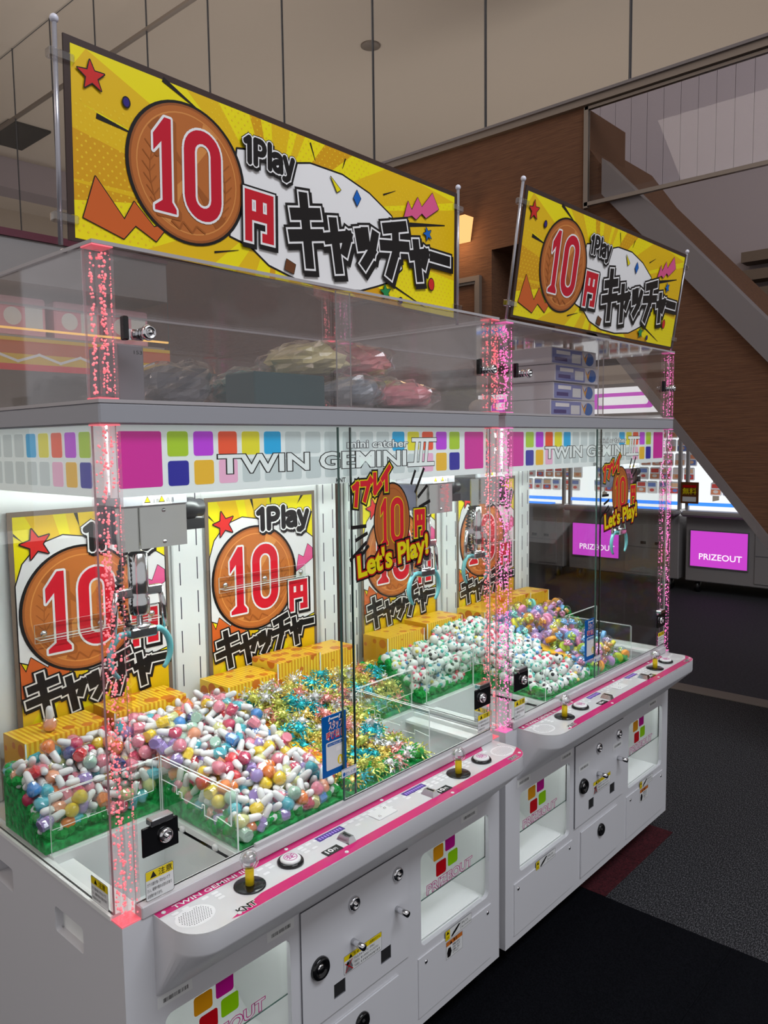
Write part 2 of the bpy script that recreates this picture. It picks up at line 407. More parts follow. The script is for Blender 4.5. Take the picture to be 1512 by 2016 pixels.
def star(cx, cy, r, rot=0, k=.42): return [(cx+(r if i % 2 == 0 else r*k)*math.cos(rot+PI/2+PI*i/5), cy+(r if i % 2 == 0 else r*k)*math.sin(rot+PI/2+PI*i/5)) for i in range(10)]
def coin(a, cx, cy, r):
    a.ell(cx, cy, r*1.055, r*1.04, 'ink_black', 56); a.ell(cx, cy, r, r, 'ink_coinrim', 56); a.ell(cx, cy, r*.965, r*.965, 'ink_coin', 56)
    a.loops([ell(cx, cy, r*.885, r*.885, 48), ell(cx, cy, r*.865, r*.865, 48)], 'ink_coinhi')
    # soft bands of brushed light, printed
    for t0, t1, mm in ((.9, 1.25, 'ink_coinhi'), (2.2, 2.5, 'ink_coinlo'), (3.9, 4.3, 'ink_coinhi'), (5.3, 5.6, 'ink_coinlo')):
        a.poly([(cx, cy)]+[(cx+r*.86*math.cos(t0+(t1-t0)*k/6), cy+r*.86*math.sin(t0+(t1-t0)*k/6)) for k in range(7)], mm)
    for sx in (-1, 1):
        stem = [(cx+sx*r*(.55+.12*math.sin(k*.5)), cy-r*.6+r*.16*k) for k in range(7)]
        a.stroke([stem], r*.014, 'ink_coinlo', 0)
        a.stroke([[p, (p[0]+sx*r*.12, p[1]+r*.12)] for p in stem[:-1]]+[[p, (p[0]-sx*r*.09, p[1]+r*.12)] for p in stem[:-1]], r*.018, 'ink_coinlo', 0)
    a.stroke([[(cx-r*.32, cy-r*.74), (cx-r*.18, cy-r*.84), (cx-r*.12, cy-r*.72), (cx+r*.04, cy-r*.86), (cx+r*.12, cy-r*.74), (cx+r*.28, cy-r*.82)]], r*.03, 'ink_coinlo', 0)
def catch_word(a, boxes, wd, wl, wb, sh):
    # boxes: list of (char, x, y, w, h)
    L = [glyph(a, c, x, y, w_, h) for c, x, y, w_, h in boxes]
    a.stroke([[(p[0]+sh, p[1]-sh*1.4) for p in l] for g in L for l in g], wd+wl*2+wb*2, 'ink_black', .5)
    a.stroke([l for g in L for l in g], wd+wl*2+wb*2, 'ink_black', .5)
    a.stroke([l for g in L for l in g], wd+wl*2, 'ink_white', .5)
    a.stroke([l for g in L for l in g], wd, 'ink_black', .5)
def yen(a, x, y, w_, h, wd, red='ink_red', edge='ink_white', sh=.003):
    g = glyph(a, '円', x, y, w_, h)
    a.stroke([[(p[0]+sh, p[1]-sh*1.6) for p in l] for l in g], wd*2.0, 'ink_black', .5, True)
    a.stroke(g, wd*1.9, 'ink_black', .5, True); a.stroke(g, wd*1.5, edge, .5); a.stroke(g, wd, red, .5)
def rays(a, cx, cy, W, H, n, mats, x0=0, y0=0, seed=1):
    # alternating sun rays clipped to the sheet
    rnd = random.Random(seed)
    def edge(t):
        dx, dy = math.cos(t), math.sin(t); k = 9
        if dx > 1e-6: k = min(k, (x0+W-cx)/dx)
        if dx < -1e-6: k = min(k, (x0-cx)/dx)
        if dy > 1e-6: k = min(k, (y0+H-cy)/dy)
        if dy < -1e-6: k = min(k, (y0-cy)/dy)
        return (cx+dx*k, cy+dy*k)
    t = .1
    i = 0
    while t < 2*PI+.05:
        d = rnd.uniform(.10, .32)
        if i % 2: a.mb.flat([[(cx, cy), edge(t), edge(t+d*.5), edge(t+d)]], a.mp, mats[(i//2) % len(mats)])
        t += d; i += 1
    a.up()
def dots(a, x0, x1, y0, y1, p, r, m):
    j = 0; y = y0
    while y < y1:
        x = x0+(p/2 if j % 2 else 0)
        while x < x1:
            c = ell(x, y, r, r, 6); a.mb.add([a.mp(*q) for q in c], [tuple(range(6))], m); x += p
        y += p*.6; j += 1
    a.up()

def sign_art(a, W=1.10, H=.34):
    b = .012
    a.rect(0, W, 0, H, 'ink_border'); a.rect(b, W-b, b*.5, H-b, 'ink_yellow')
    rays(a, .46, .15, W-2*b, H-b*1.5, 30, ['ink_gold', 'ink_deep', 'ink_gold'], b, b*.5, 3)
    a.poly([(b, .24), (.16, .20), (.16, .10), (b, .10)], 'ink_gold'); a.poly([(b, .19), (.15, .165), (.15, .11), (b, .105)], 'ink_deep')
    dots(a, .02, .17, .02, .25, .016, .0022, 'ink_dot'); dots(a, .30, .75, .265, .325, .016, .002, 'ink_dot'); dots(a, .80, 1.08, .02, .30, .016, .002, 'ink_dot')
    # speech bubble
    bub = [(.36, .25), (.42, .262), (.50, .258), (.56, .274), (.66, .275), (.75, .255), (.83, .22), (.86, .17), (.87, .10), (.82, .06), (.78, .045), (.72, .025), (.62, .015), (.52, .018), (.44, .035), (.39, .065), (.34, .075)]
    a.outlined(bub, 'ink_white', .0042, 'ink_black')
    for p, q, w_ in (((.056, .222), (.125, .212), .010), ((.19, .329), (.262, .30), .010), ((.90, .215), (1.045, .243), .011), ((.56, .32), (.575, .285), .004), ((.67, .315), (.66, .29), .004), ((.80, .265), (.845, .285), .004), ((.84, .052), (.965, .016), .005), ((.30, .035), (.36, .05), .004)):
        dx, dy = q[0]-p[0], q[1]-p[1]; l = math.hypot(dx, dy); nx, ny = -dy/l*w_/2, dx/l*w_/2
        a.poly([(p[0]+nx, p[1]+ny), (p[0]-nx, p[1]-ny), (q[0]-nx*.25, q[1]-ny*.25), (q[0]+nx*.25, q[1]+ny*.25)], 'ink_black')
    a.outlined([(.051, .118), (.027, .043), (.103, .022), (.127, .05), (.169, .03), (.20, .07), (.165, .055), (.125, .092), (.105, .056)], 'ink_orange', .0018, 'ink_black')
    coin(a, .243, .17, .127)
    ten(a, .160, .088, .172, 'ink_crimson', 'ink_white', .0045, .058)
    a.outlined(star(.048, .285, .026, .1), 'ink_star', .002, 'ink_black'); a.ell(.113, .262, .0085, .0105, 'ink_black', 20); a.ell(.113, .262, .006, .008, 'ink_indigo', 20)
    a.outlined([(.62, .262), (.652, .24), (.640, .232)], 'ink_yellow', .0015, 'ink_black'); a.outlined([(.705, .252), (.718, .236), (.706, .216), (.694, .232)], 'ink_blue', .0015, 'ink_black')
    a.outlined([(.486, .055), (.512, .047), (.506, .026), (.480, .032)], 'ink_brown', .0012, 'ink_black')
    a.outlined([(.874, .226), (.890, .270), (.905, .252), (.928, .288), (.945, .268), (.988, .313), (1.015, .278), (.962, .244), (.945, .252), (.922, .232), (.905, .238)], 'ink_pink', .0015, 'ink_black')
    a.outlined(star(.969, .205, .018, .4), 'ink_blue', .0015, 'ink_black'); a.outlined(star(.806, .032, .02, .2), 'ink_green', .0015, 'ink_black')
    a.ell(.985, .079, .013, .017, 'ink_black', 24); a.ell(.985, .079, .011, .0145, 'ink_star', 24); a.ell(.862, .02, .008, .009, 'ink_black', 20); a.ell(.862, .02, .006, .007, 'ink_indigo', 20)
    yen(a, .376, .080, .072, .092, .0185)
    catch_word(a, [('キ', .500, .058, .086, .138), ('ャ', .606, .062, .074, .108), ('ッ', .704, .084, .066, .086), ('チ', .792, .080, .094, .126), ('ャ', .904, .090, .062, .088), ('ー', .985, .108, .070, .085)], .026, .0042, .0055, .005)
    one_play(a, .372, .508, .232, .050, .0125, .0025, .0015, .003)

def poster_art(a, W=.42, H=.594):
    b = .012
    a.rect(0, W, 0, H, 'ink_paperborder'); a.rect(b, W-b, b, H-b, 'ink_yellow')
    rays(a, .19, .30, W-2*b, H-2*b, 30, ['ink_gold', 'ink_yellow', 'ink_dot'], b, b, 5)
    a.poly([(b, b), (W-b, b), (W-b, .19), (.28, .10), (b, .08)], 'ink_gold')
    bub = [(b, .42), (.03, .47), (.07, .512), (.13, .53), (.19, .52), (.26, .505), (.34, .49), (W-b, .445), (W-b, .20), (.28, .17), (.10, .20), (b, .24)]
    a.outlined(bub, 'ink_white', .003, 'ink_black')
    a.poly([(.16, H-b), (.17, H-b), (.174, .545)], 'ink_black'); a.poly([(.235, H-b), (.243, H-b), (.238, .56)], 'ink_black'); a.poly([(.36, H-b), (.372, H-b), (.345, .555)], 'ink_black')
    a.poly([(b, .545), (b, .538), (.035, .52)], 'ink_black')
    a.outlined([(b, .238), (.025, .212), (.038, .245), (.078, .212), (.09, .236), (.13, .20), (.13, .15), (b, .15)], 'ink_orange', .002, 'ink_black')
    a.outlined([(.386, .425), (.368, .385), (.347, .395), (.336, .343), (.372, .36), (W-b-.002, .378), (W-b-.002, .41)], 'ink_pink', .0015, 'ink_black')
    coin(a, .175, .345, .152)
    ten(a, .072, .246, .198, 'ink_red', 'ink_white', .0055, .072)
    yen(a, .305, .225, .072, .085, .019)
    a.outlined(star(.063, .515, .038, .25), 'ink_star', .003, 'ink_black')
    catch_word(a, [('キ', .026, .100, .076, .098), ('ャ', .112, .100, .056, .080), ('ッ', .178, .112, .046, .066), ('チ', .234, .114, .064, .098), ('ャ', .308, .118, .044, .080), ('ー', .358, .135, .040, .080)], .019, .0038, .004, .003)
    one_play(a, .180, .390, .490, .062, .0180, .004, .002, .004)
    a.outlined(star(.375, .075, .018, .2), 'ink_gold', .001, 'ink_black')

def lets_play(a, u, v, k):
    # decal on the glass; (u, v) lower corner, k overall height
    P = lambda pts: [(u+p[0]*k, v+p[1]*k) for p in pts]
    cx, cy, r = u+.80*k, v+.62*k, .40*k
    a.ell(cx, cy, r*.88, r*1.08, 'ink_black', 40); a.ell(cx, cy, r*.83, r*1.03, 'ink_coin', 40)
    a.loops([ell(cx, cy, r*.74, r*.92, 40), ell(cx, cy, r*.715, r*.895, 40)], 'ink_coinlo')
    ten(a, u+.56*k, v+.36*k, .52*k, 'ink_brightred', 'ink_yellow', .010*k, .17*k)
    for p, q in (((1.18, 1.02), (1.26, 1.16)), ((1.26, .92), (1.44, 1.18)), ((1.32, .86), (1.50, .98)), ((1.34, .74), (1.56, .80)), ((.05, .60), (.30, .60)), ((.12, .46), (.32, .52)), ((.02, .26), (.30, .42)), ((.20, .28), (.34, .38))):
        a.stroke([P([p, q])], .040*k, 'ink_black', .3)
    g = [l for ch, x, y, w_, h in (('イ', .60, .98, .17, .24), ('レ', .44, .93, .15, .22), ('プ', .22, .88, .20, .22)) for l in glyph(a, ch, u+x*k, v+y*k, w_*k, h*k)]
    g += [P([(.10, 1.02), (.16, 1.05), (.13, .84)])]
    a.stroke(g, .125*k, 'ink_black', .5, True); a.stroke(g, .085*k, 'ink_yellow', .5); a.stroke(g, .062*k, 'ink_brightred', .5)
    yen(a, u+1.24*k, v+.42*k, .20*k, .28*k, .062*k, 'ink_brightred', 'ink_yellow', .01*k)
    a.text_fit("Let's Play!", u+.16*k, u+1.52*k, v+.06*k, .22*k, 'ink_yellow', .035, .02, [('ink_black', .15), ('ink_darkred', .085)], ref='L', rot=.10)

def caution(a, x0, x1, y0, y1):
    a.poly(rr(x0, x1, y0, y1, .004, 3), 'ink_black'); a.poly(rr(x0+.0008, x1-.0008, y0+.0008, y1-.0008, .0035, 3), 'ink_label')
    h = y1-y0; yb = y0+h*.68
    a.rect(x0+.0012, x1-.0012, yb, y1-.0015, 'ink_hazard')
    cx = x0+(x1-x0)*.28; a.poly([(cx-h*.12, yb+h*.05), (cx+h*.12, yb+h*.05), (cx, yb+h*.26)], 'ink_black')
    a.text('注意', x0+(x1-x0)*.46, yb+h*.06, h*.24, 'ink_black', .01, 1.1)
    for i, t in enumerate(('ガラス面を強く叩かないで下', 'さい。破損や割れの恐れがあり', 'る危険があります。')):
        a.text(t, x0+.003, y0+h*(.48-.19*i), h*.135, 'ink_black', 0, (x1-x0-.006)/(h*.135*14.2))

# ------------------------------------------------------------------ the hall
MAIN_W, GAP, D = 1.17, .0325, .65
BX = MAIN_W+GAP
fl = MB().box(-6, 4.22, -7, 12, -.06, 0, 'carpet').build('floor'); tag(fl, kind='structure')
MB().box(4.36, 10, -7, 12, -.06, .001, 'floor_grey').build('tile_area', fl)
MB().box(4.22, 4.36, -7, 12, -.06, .004, 'floor_strip').build('threshold_strip', fl)
for i in range(9):
    for j in range(5):
        if j == 0 and i > 6: continue
        x1, y0 = 1.80-.5*i, -.95+.5*j
        MB().box(x1-.499, x1, y0, y0+.499, 0, .003 if (i+j) % 2 else .0034, 'carpet_black' if random.random() < .6 else 'carpet_black2').build('carpet_tile', fl)
for i in range(2): MB().box(1.802+i*.3, 2.10+i*.3, -.02, .55, 0, .003, 'carpet_red').build('carpet_tile', fl)
ce = MB().box(-6, 14, -7, 16, 6.0, 6.1, 'ceiling_beige').build('ceiling'); tag(ce, kind='structure')
MB().box(4.14, 4.72, 9.85, 10.8, 5.97, 6.0, 'black_matte').build('air_vent', ce)
sp = MB().lathe((6.07, 4.98, 6.0), (0, 0, -1), [(.11, 0), (.11, .012), (.09, .02), (.0, .022)], 'trim_metal', 24).build('ceiling_speaker', ce)
for x_, y_ in ((4.64, 3.82), (9.4, 4.05), (9.33, 2.35)):
    MB().lathe((x_, y_, 6.0), (0, 0, -1), [(.045, 0), (.045, .01), (.02, .03), (.0, .035)], 'mullion', 12).build('sprinkler', ce)
MB().box(-2, 9, 11.3, 11.8, 5.55, 6.0, 'soffit_pink').build('ceiling_beam', ce)
wb = MB().box(-6, 14, 14, 14.1, 0, 6, 'ceiling_beige').build('wall_back'); tag(wb, kind='structure')
wr = MB().box(12.9, 13, -7, 14, 0, 6, 'ceiling_beige').build('wall_far'); tag(wr, kind='structure')

# cork wall with glass above, stair side
Xw = 3.38
cw = MB()
cw.plate([[(.927, 2.05), (2.0, 2.05), (2.0, 0), (9.5, 0), (9.5, 3.40), (.927, 3.40)], [(1.10, 2.15), (1.10, 2.75), (1.532, 2.744), (1.532, 2.15)]], lambda u, v, w_: (Xw-w_, u, v), -.5, 0, 'cork')
cwo = cw.build('wall_cork'); tag(cwo, kind='structure')
MB().box(Xw+.30, Xw+.34, 1.0, 1.6, 2.1, 2.8, 'cork').build('alcove_back', cwo)
dr = MB()
for x0, x1, w_ in ((0, .03, .028), (.03, .045, .016)):
    dr.plate([[(1.604+x0, 2.0), (1.604+x1, 2.0), (1.604+x1, 2.604-x1), (2.9, 2.604-x1), (2.9, 2.604-x0), (1.604+x0, 2.604-x0)]], lambda u, v, w2: (Xw-w2, u, v), 0, w_, 'trim_metal')
dro = dr.build('door_frame', cwo)
tr = MB().box(Xw-.03, Xw+.03, -3, 12, 3.395, 3.43, 'trim_metal').box(Xw-.045, Xw+.03, -3, 12, 3.43, 3.445, 'stair_grey').build('trim_1'); tag(tr, kind='structure')
wg = MB().box(Xw-.02, Xw+.02, -3.2, 12, 5.25, 5.275, 'trim_metal').build('wall_glazing'); tag(wg, kind='structure')
ys = [.67+.905*k for k in range(-4, 13)]
for k, y_ in enumerate(ys):
    MB().box(Xw-.006, Xw+.006, y_-.004, y_+.004, 3.445, 6.0, 'mullion').build('mullion', wg)
    if k+1 < len(ys): MB().pane(Xw-.005, Xw+.005, y_+.006, y_+.899, 3.446, 5.99, 'pane_hall', 'mullion').build('pane', wg)
# smoke screen in the opening beside the cork wall
ss = MB()
for y0, y1, z0, z1 in ((-2.2, .92, 2.87, 2.89), (-2.2, .92, 3.375, 3.39), (.90, .925, 2.86, 3.39)): ss.box(Xw-.012, Xw+.012, y0, y1, z0, z1, 'trim_metal')
sso = ss.build('window_1'); tag(sso, kind='structure')
MB().pane(Xw-.003, Xw+.003, -2.2, .90, 2.89, 3.375, 'pane_hall', 'mullion').build('pane', sso)
# stair running up beside the wall
st = MB()
def sl(y): return 1.609+(y-.392)*1.225
def su(y): return 2.147+(y+.039)*1.109
st.plate([[(-1.2, sl(-1.2)+.06), (1.0, sl(1.0)+.06), (1.0, 3.30), (.833, su(.833)-.05), (-1.2, su(-1.2)-.05)]], lambda u, v, w_: (Xw+.05-w_, u, v), -1.0, 0, 'cork')
sto = st.build('stair_side'); tag(sto, kind='structure')
MB().plate([[(-1.2, sl(-1.2)), (1.0, sl(1.0)), (1.0, sl(1.0)+.065), (-1.2, sl(-1.2)+.065)]], lambda u, v, w_: (Xw+.05-w_, u, v), -1.0, .02, 'stair_grey').build('stair_soffit', sto)
MB().plate([[(-1.2, su(-1.2)-.19), (.833, su(.833)-.19), (.833, su(.833)), (-1.2, su(-1.2))]], lambda u, v, w_: (Xw+.05-w_, u, v), -.08, .03, 'stair_grey').build('stair_rail', sto)
# boarded soffit seen over the stair
bo = tag(MB().box(7.0, 7.05, -4, 4.2, 2.5, 5.0, 'soffit_pink').build('wall_boards'), kind='structure')
for k in range(44): MB().box(6.985, 7.0, -3.6+k*.165, -3.6+k*.165+.161, 4.02, 5.0, 'slat_white').build('board', bo)
lv = tag(MB().box(6.9, 6.98, -4, 1.2, 2.2, 2.25, 'louver').build('trim_2'), kind='structure')
for k in range(6): MB().box(6.80, 6.98, -4, 1.2, 2.35+k*.16, 2.35+k*.16+.09, 'louver').build('slat', lv)
# wall lamp
wl = empty('wall_lamp', (Xw, 1.75, 2.82)); tag(wl, 'glowing trapezoid wall lamp on the brown cork wall', 'lamp')
b_ = MB(); b_.add([(-.03, .062, 0), (-.03, -.062, 0), (-.09, -.085, .14), (-.09, .085, .14), (0, .062, 0), (0, -.062, 0), (0, -.085, .14), (0, .085, .14)],
     [(0, 1, 2, 3), (0, 4, 5, 1), (3, 2, 6, 7), (1, 5, 6, 2), (0, 3, 7, 4)], 'lamp_shade'); b_.build('lamp_shade', wl)
MB().box(-.02, .0, -.03, .03, .03, .11, 'trim_metal').build('wall_bracket', wl)
pl = bpy.data.lights.new('lamp_glow', 'POINT'); pl.energy = 3.0; pl.color = (1, .62, .30); pl.shadow_soft_size = .05
plo = bpy.data.objects.new('lamp_glow', pl); COL.objects.link(plo); plo.location = (Xw-.14, 1.75, 2.80)

# ------------------------------------------------------------------ far crane machines beyond the stair
def far_machine(y0, k, label):
    r = empty('crane_machine', (7.44, y0, 0)); tag(r, label, 'crane game', 'crane machines beyond the stair')
    W_ = 1.30
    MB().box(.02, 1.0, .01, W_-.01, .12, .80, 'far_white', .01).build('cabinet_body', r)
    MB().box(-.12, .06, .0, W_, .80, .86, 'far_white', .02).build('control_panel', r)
    MB().box(-.10, .02, .12, .50, .861, .875, 'lit_blue').build('button_panel', r)
    p = MB().box(.0, .02, .66, 1.24, .275, .66, 'cabinet_edge').build('prize_window', r)
    q = MB().box(-.002, .0, .67, 1.23, .285, .65, 'pink_window'); a = Art(q, (-.002, 1.24, .0), (0, -1, 0), (0, 0, 1)); a.text_fit('PRIZEOUT', .10, .52, .36, .06, 'lit_text', .012); q.build('lit_pane', p)
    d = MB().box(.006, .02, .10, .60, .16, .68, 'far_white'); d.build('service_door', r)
    MB().box(.0, .006, .105, .595, .435, .44, 'cabinet_edge').box(.0, .006, .2, .26, .47, .50, 'black').box(.0, .006, .36, .42, .47, .50, 'black').build('door_gap', r)
    for y in (.12, 1.18): MB().cyl((.1, y-.02, .06), (.1, y+.02, .06), .06, 'black', 14).build('caster', r)
    # lit interior
    MB().box(.95, 1.0, .02, W_-.02, .9, 1.85, 'lit_white').build('back_panel', r)
    MB().box(.05, 1.0, .02, W_-.02, .86, .90, 'lit_white').build('play_floor', r)
    MB().box(.02, .05, .02, W_-.02, .905, .94, 'lit_blue').build('light_strip', r)
    MB().pane(.02, .028, .02, W_-.02, .94, 1.85, 'pane', 'pane_edge').build('front_glass', r)
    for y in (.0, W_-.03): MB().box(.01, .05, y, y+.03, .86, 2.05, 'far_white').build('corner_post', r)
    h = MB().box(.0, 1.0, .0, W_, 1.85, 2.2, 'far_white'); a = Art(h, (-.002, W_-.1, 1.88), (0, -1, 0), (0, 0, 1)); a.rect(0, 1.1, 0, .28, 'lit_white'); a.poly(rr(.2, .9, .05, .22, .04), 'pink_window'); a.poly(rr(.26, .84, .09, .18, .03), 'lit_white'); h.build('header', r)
    return r
fm = [far_machine(.60, 0, 'white crane machine glowing pink, filled with hanging snack packets, beyond the stair'), far_machine(1.95, 1, 'white crane machine with a pink prize window between two others beyond the stair'),
      far_machine(3.30, 2, 'white crane machine with pink prize window beside a yellow sign, seen through the glass case'), far_machine(-.75, 3, 'white crane machine with a red advertising panel standing under the stair slope')]
PK = [flat('pack%d' % i, c, .3) for i, c in enumerate(((235, 150, 110), (240, 225, 215), (225, 90, 80), (120, 140, 200), (240, 190, 150)))]
pk_m = []
for i in range(5):
    q = MB().box(-.012, .012, -.052, .052, 0, .13, 'ink_white', .01); a = Art(q, (-.012, .05, 0), (0, -1, 0), (0, 0, 1), base=.0005); a.rect(.006, .094, .012, .062, PK[i]); a.rect(.012, .088, .075, .115, PK[(i+2) % 5]); a.ell(.05, .04, .024, .016, PK[(i+1) % 5], 14)
    o = q.build('snack_packet'); pk_m.append(o.data); bpy.data.objects.remove(o)
n = 0
for y0 in (.60, 1.95, 3.30):
    for rz in range(5):
        for cx in range(9):
            o = inst(pk_m[random.randrange(5)], 'snack_packet'); o.location = (7.44+.5+rz*.06, y0+.12+cx*.130, .96+rz*.155+.02); o.rotation_euler = (0, random.uniform(-.1, .1), random.uniform(-.1, .1)); o.scale = (1.15, 1.15, 1.1)
            tag(o, 'small snack packet hung in rows inside %s' % {.60: 'the pink-windowed machine under the stair', 1.95: 'the middle pink-windowed machine', 3.30: 'the machine seen through the glass'}[y0], 'packet', 'snack packets in the far machines')
ad = MB().box(7.42, 7.43, 1.755, 1.937, .93, 1.15, 'ink_brown'); a = Art(ad, (7.42, 1.937, .93), (0, -1, 0), (0, 0, 1)); a.text_fit('無料', .02, .16, .10, .06, 'ink_yellow', .01, ref='無'); a.rect(.02, .16, .165, .19, 'ink_darkred'); a.rect(.02, .16, .02, .07, 'ink_label'); tag(ad.build('notice_card'), 'small brown notice card reading free on the far machine glass', 'notice')
rp = MB().box(7.50, 7.54, .72, 1.30, .96, 1.55, 'ink_brightred'); a = Art(rp, (7.50, 1.30, .96), (0, -1, 0), (0, 0, 1)); a.ell(.25, .2, .12, .1, 'ink_yellow', 20); a.rect(.1, .5, .35, .42, 'ink_white'); tag(rp.build('advert_board'), 'red advertising board inside the far machine', 'board')

# row of machines behind, seen past the signboard
rb = empty('crane_machine', (-.2, 3.2, 0)); tag(rb, 'tall crane machine with a dark red top rail and pink plush boxes inside', 'crane game')
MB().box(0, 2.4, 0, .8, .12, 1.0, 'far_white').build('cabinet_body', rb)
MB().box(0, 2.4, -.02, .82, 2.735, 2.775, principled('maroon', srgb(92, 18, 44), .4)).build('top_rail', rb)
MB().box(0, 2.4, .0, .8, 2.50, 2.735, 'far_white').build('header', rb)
q = MB().box(0, 2.4, -.01, .0, 2.02, 2.20, 'ink_gold'); a = Art(q, (0, -.01, 2.02), (1, 0, 0), (0, 0, 1)); a.rect(0, 2.4, .09, .16, 'ink_orange'); a.rect(0, 2.4, .0, .035, 'ink_brightred'); a.stroke([[(k*.12, .05+.04*(k % 2)) for k in range(20)]], .014, 'ink_white'); q.build('sign_strip', rb)
MB().box(0, 2.4, .75, .8, 1.0, 2.5, 'soffit_pink').build('back_panel', rb)
MB().box(.0, 2.4, 0.0, .02, 2.245, 2.255, 'lit_strip_warm').build('light_strip', rb)
MB().pane(0, 2.4, -.006, 0, 1.0, 2.5, 'pane', 'pane_edge').build('front_glass', rb)
PB = flat('plush_pink', (232, 168, 182), .5)
for k in range(7):
    q = MB().box(-.14, .14, -.1, .1, 0, .22, PB, .01); a = Art(q, (-.14, -.1, 0), (1, 0, 0), (0, 0, 1)); a.ell(.09, .11, .05, .05, 'ink_white', 18); a.rect(.16, .26, .05, .17, 'ink_label')
    tag(q.build('plush_box', None, (-.2+.2+k*.33, 3.4, 2.22)), 'pink printed gift box on the upper shelf of the red railed machine', 'box', 'pink gift boxes behind')
MB().box(0, 2.4, .05, .4, 2.20, 2.22, 'far_white').build('shelf', rb)

# ------------------------------------------------------------------ the twin crane machines
ZR, ZB, ZT, ZC = .762, 1.637, 1.6725, 1.934      # rim, beam underside, beam top, case top
W = MAIN_W
def bubble_mesh(w_, h, n, m, seed):
    rnd = random.Random(seed); b = MB(); cols = [(rnd.uniform(.12, .88)*w_, rnd.uniform(.12, .88)*w_) for _ in range(8)]+[(.93*w_, .07*w_)]*3
    for _ in range(n):
        cx, cy = rnd.choice(cols); r = rnd.uniform(.0013, .0029) if cx < .92*w_ else rnd.uniform(.0008, .0018)
        b.sphere((min(max(cx+rnd.gauss(0, .0016), .004), w_-.004), min(max(cy+rnd.gauss(0, .0016), .004), w_-.004), rnd.uniform(.01, h-.01)), r, m, 6, 4)
    return b
def post(parent, x, y, z0, z1, hue, seed, n, w_=.037):
    b = MB().pane(x, x+w_, y, y+w_, z0+.004, z1-.004, 'post_acrylic', 'post_acrylic')
    b.box(x+w_*.42, x+w_*.58, y+w_*.42, y+w_*.58, z0+.005, z1-.005, 'case_pane')
    p = b.build('corner_post', parent)
    for za in (z0, z1-.0025): MB().box(x, x+w_, y, y+w_, za, za+.0025, 'post_end_'+hue).build('light_cap', p)
    o = bubble_mesh(w_, z1-z0, n, 'bubble_'+hue, seed).build('bubbles', p); o.location = (x, y, z0); o['kind'] = 'stuff'

def lock_disc(b, c, ax, r):
    b.lathe(c, ax, [(r, 0), (r, .004), (r*.86, .008), (r*.6, .009), (r*.58, .005), (r*.3, .006), (r*.28, .012), (0, .012)], 'chrome', 20)
def screw(b, c, ax, r=.005): b.lathe(c, ax, [(r, 0), (r*.9, .0015), (r*.5, .0028), (0, .003)], 'chrome', 12)

def claw_crane(parent, x, y, k):
    # carriage plate, motor, rod, cylinder, arms, teal fingers
    c = MB().box(x-.05, x+.09, y-.04, y+.06, 1.487, 1.515, 'beam_grey', .004)
    c.box(x-.050, x-.005, y-.02, y-.016, 1.405, 1.487, 'chrome_plate').box(x-.005, x+.095, y-.025, y-.021, 1.408, 1.487, 'chrome_plate')
    c.box(x-.05, x+.08, y-.015, y+.05, 1.42, 1.487, 'slot_dark')
    a = Art(c, (x-.008, y-.04, 1.491), (1, 0, 0), (0, 0, 1)); a.rect(0, .062, 0, .020, 'ink_label')
    for q in (.010, .040): a.poly([(q-.007, .004), (q+.007, .004), (q, .017)], 'ink_black'); a.poly([(q-.005, .0055), (q+.005, .0055), (q, .0145)], 'ink_hazard')
    a.text('高温', .049, .004, .009, 'ink_black'); a.text('注意', .019, .004, .008, 'ink_black')
    screw(c, (x+.045, y-.025, 1.478), (0, -1, 0), .004); screw(c, (x+.045, y-.025, 1.418), (0, -1, 0), .004)
    o = c.build('crane_carriage', parent)
    MB().lathe((x+.095, y, 1.475), (1, 0, 0), [(.022, 0), (.022, .03), (.018, .034), (.018, .05), (0, .05)], 'black', 18).box(x+.088, x+.14, y-.02, y+.02, 1.435, 1.455, 'black').build('drive_motor', o)
    MB().cyl((x, y, 1.49), (x, y, 1.26), .006, 'chrome', 10).lathe((x, y, 1.402), (0, 0, -1), [(.012, 0), (.019, .004), (.019, .075), (.016, .085), (.02, .09), (.02, .118), (.014, .122), (0, .122)], 'chrome', 20).build('lift_cylinder', o)
    hb = MB().box(x-.028, x+.028, y-.018, y+.018, 1.238, 1.258, 'chrome', .003); hb.cyl((x, y, 1.262), (x, y, 1.256), .02, 'chrome', 16); hb.build('claw_hub', o)
    pts = []
    for i in range(60):
        t = i/59; pts.append((x-.022-.018*math.sin(t*PI)+.0055*math.cos(i*1.6), y+.0055*math.sin(i*1.6), 1.41-.15*t))
    MB().tube(pts, .0032, 'black', 6).build('coiled_cable', o)
    for s_ in (-1, 1):
        MB().box(min(x+s_*.014, x+s_*.048), max(x+s_*.014, x+s_*.048), y-.007, y+.007, 1.316, 1.334, 'chrome', .002).tube([(x+s_*.046, y, 1.328), (x+s_*.052, y, 1.29), (x+s_*.055, y, 1.248)], .006, 'chrome', 8).build('claw_arm', o)
    for s_ in (-1, 1):
        f = [(x+s_*.024, y, 1.248)]+[(x+s_*(.026+.038*math.sin(.45+2.1*i/12)), y, 1.205+.046*math.cos(.45+2.1*i/12)) for i in range(13)]
        MB().tube(f, [.0065]*9+[.006, .0055, .005, .0045, .004], 'claw_teal', 8).build('claw_finger', o)
principled('claw_teal', srgb(110, 190, 195), .12, coat=.5)

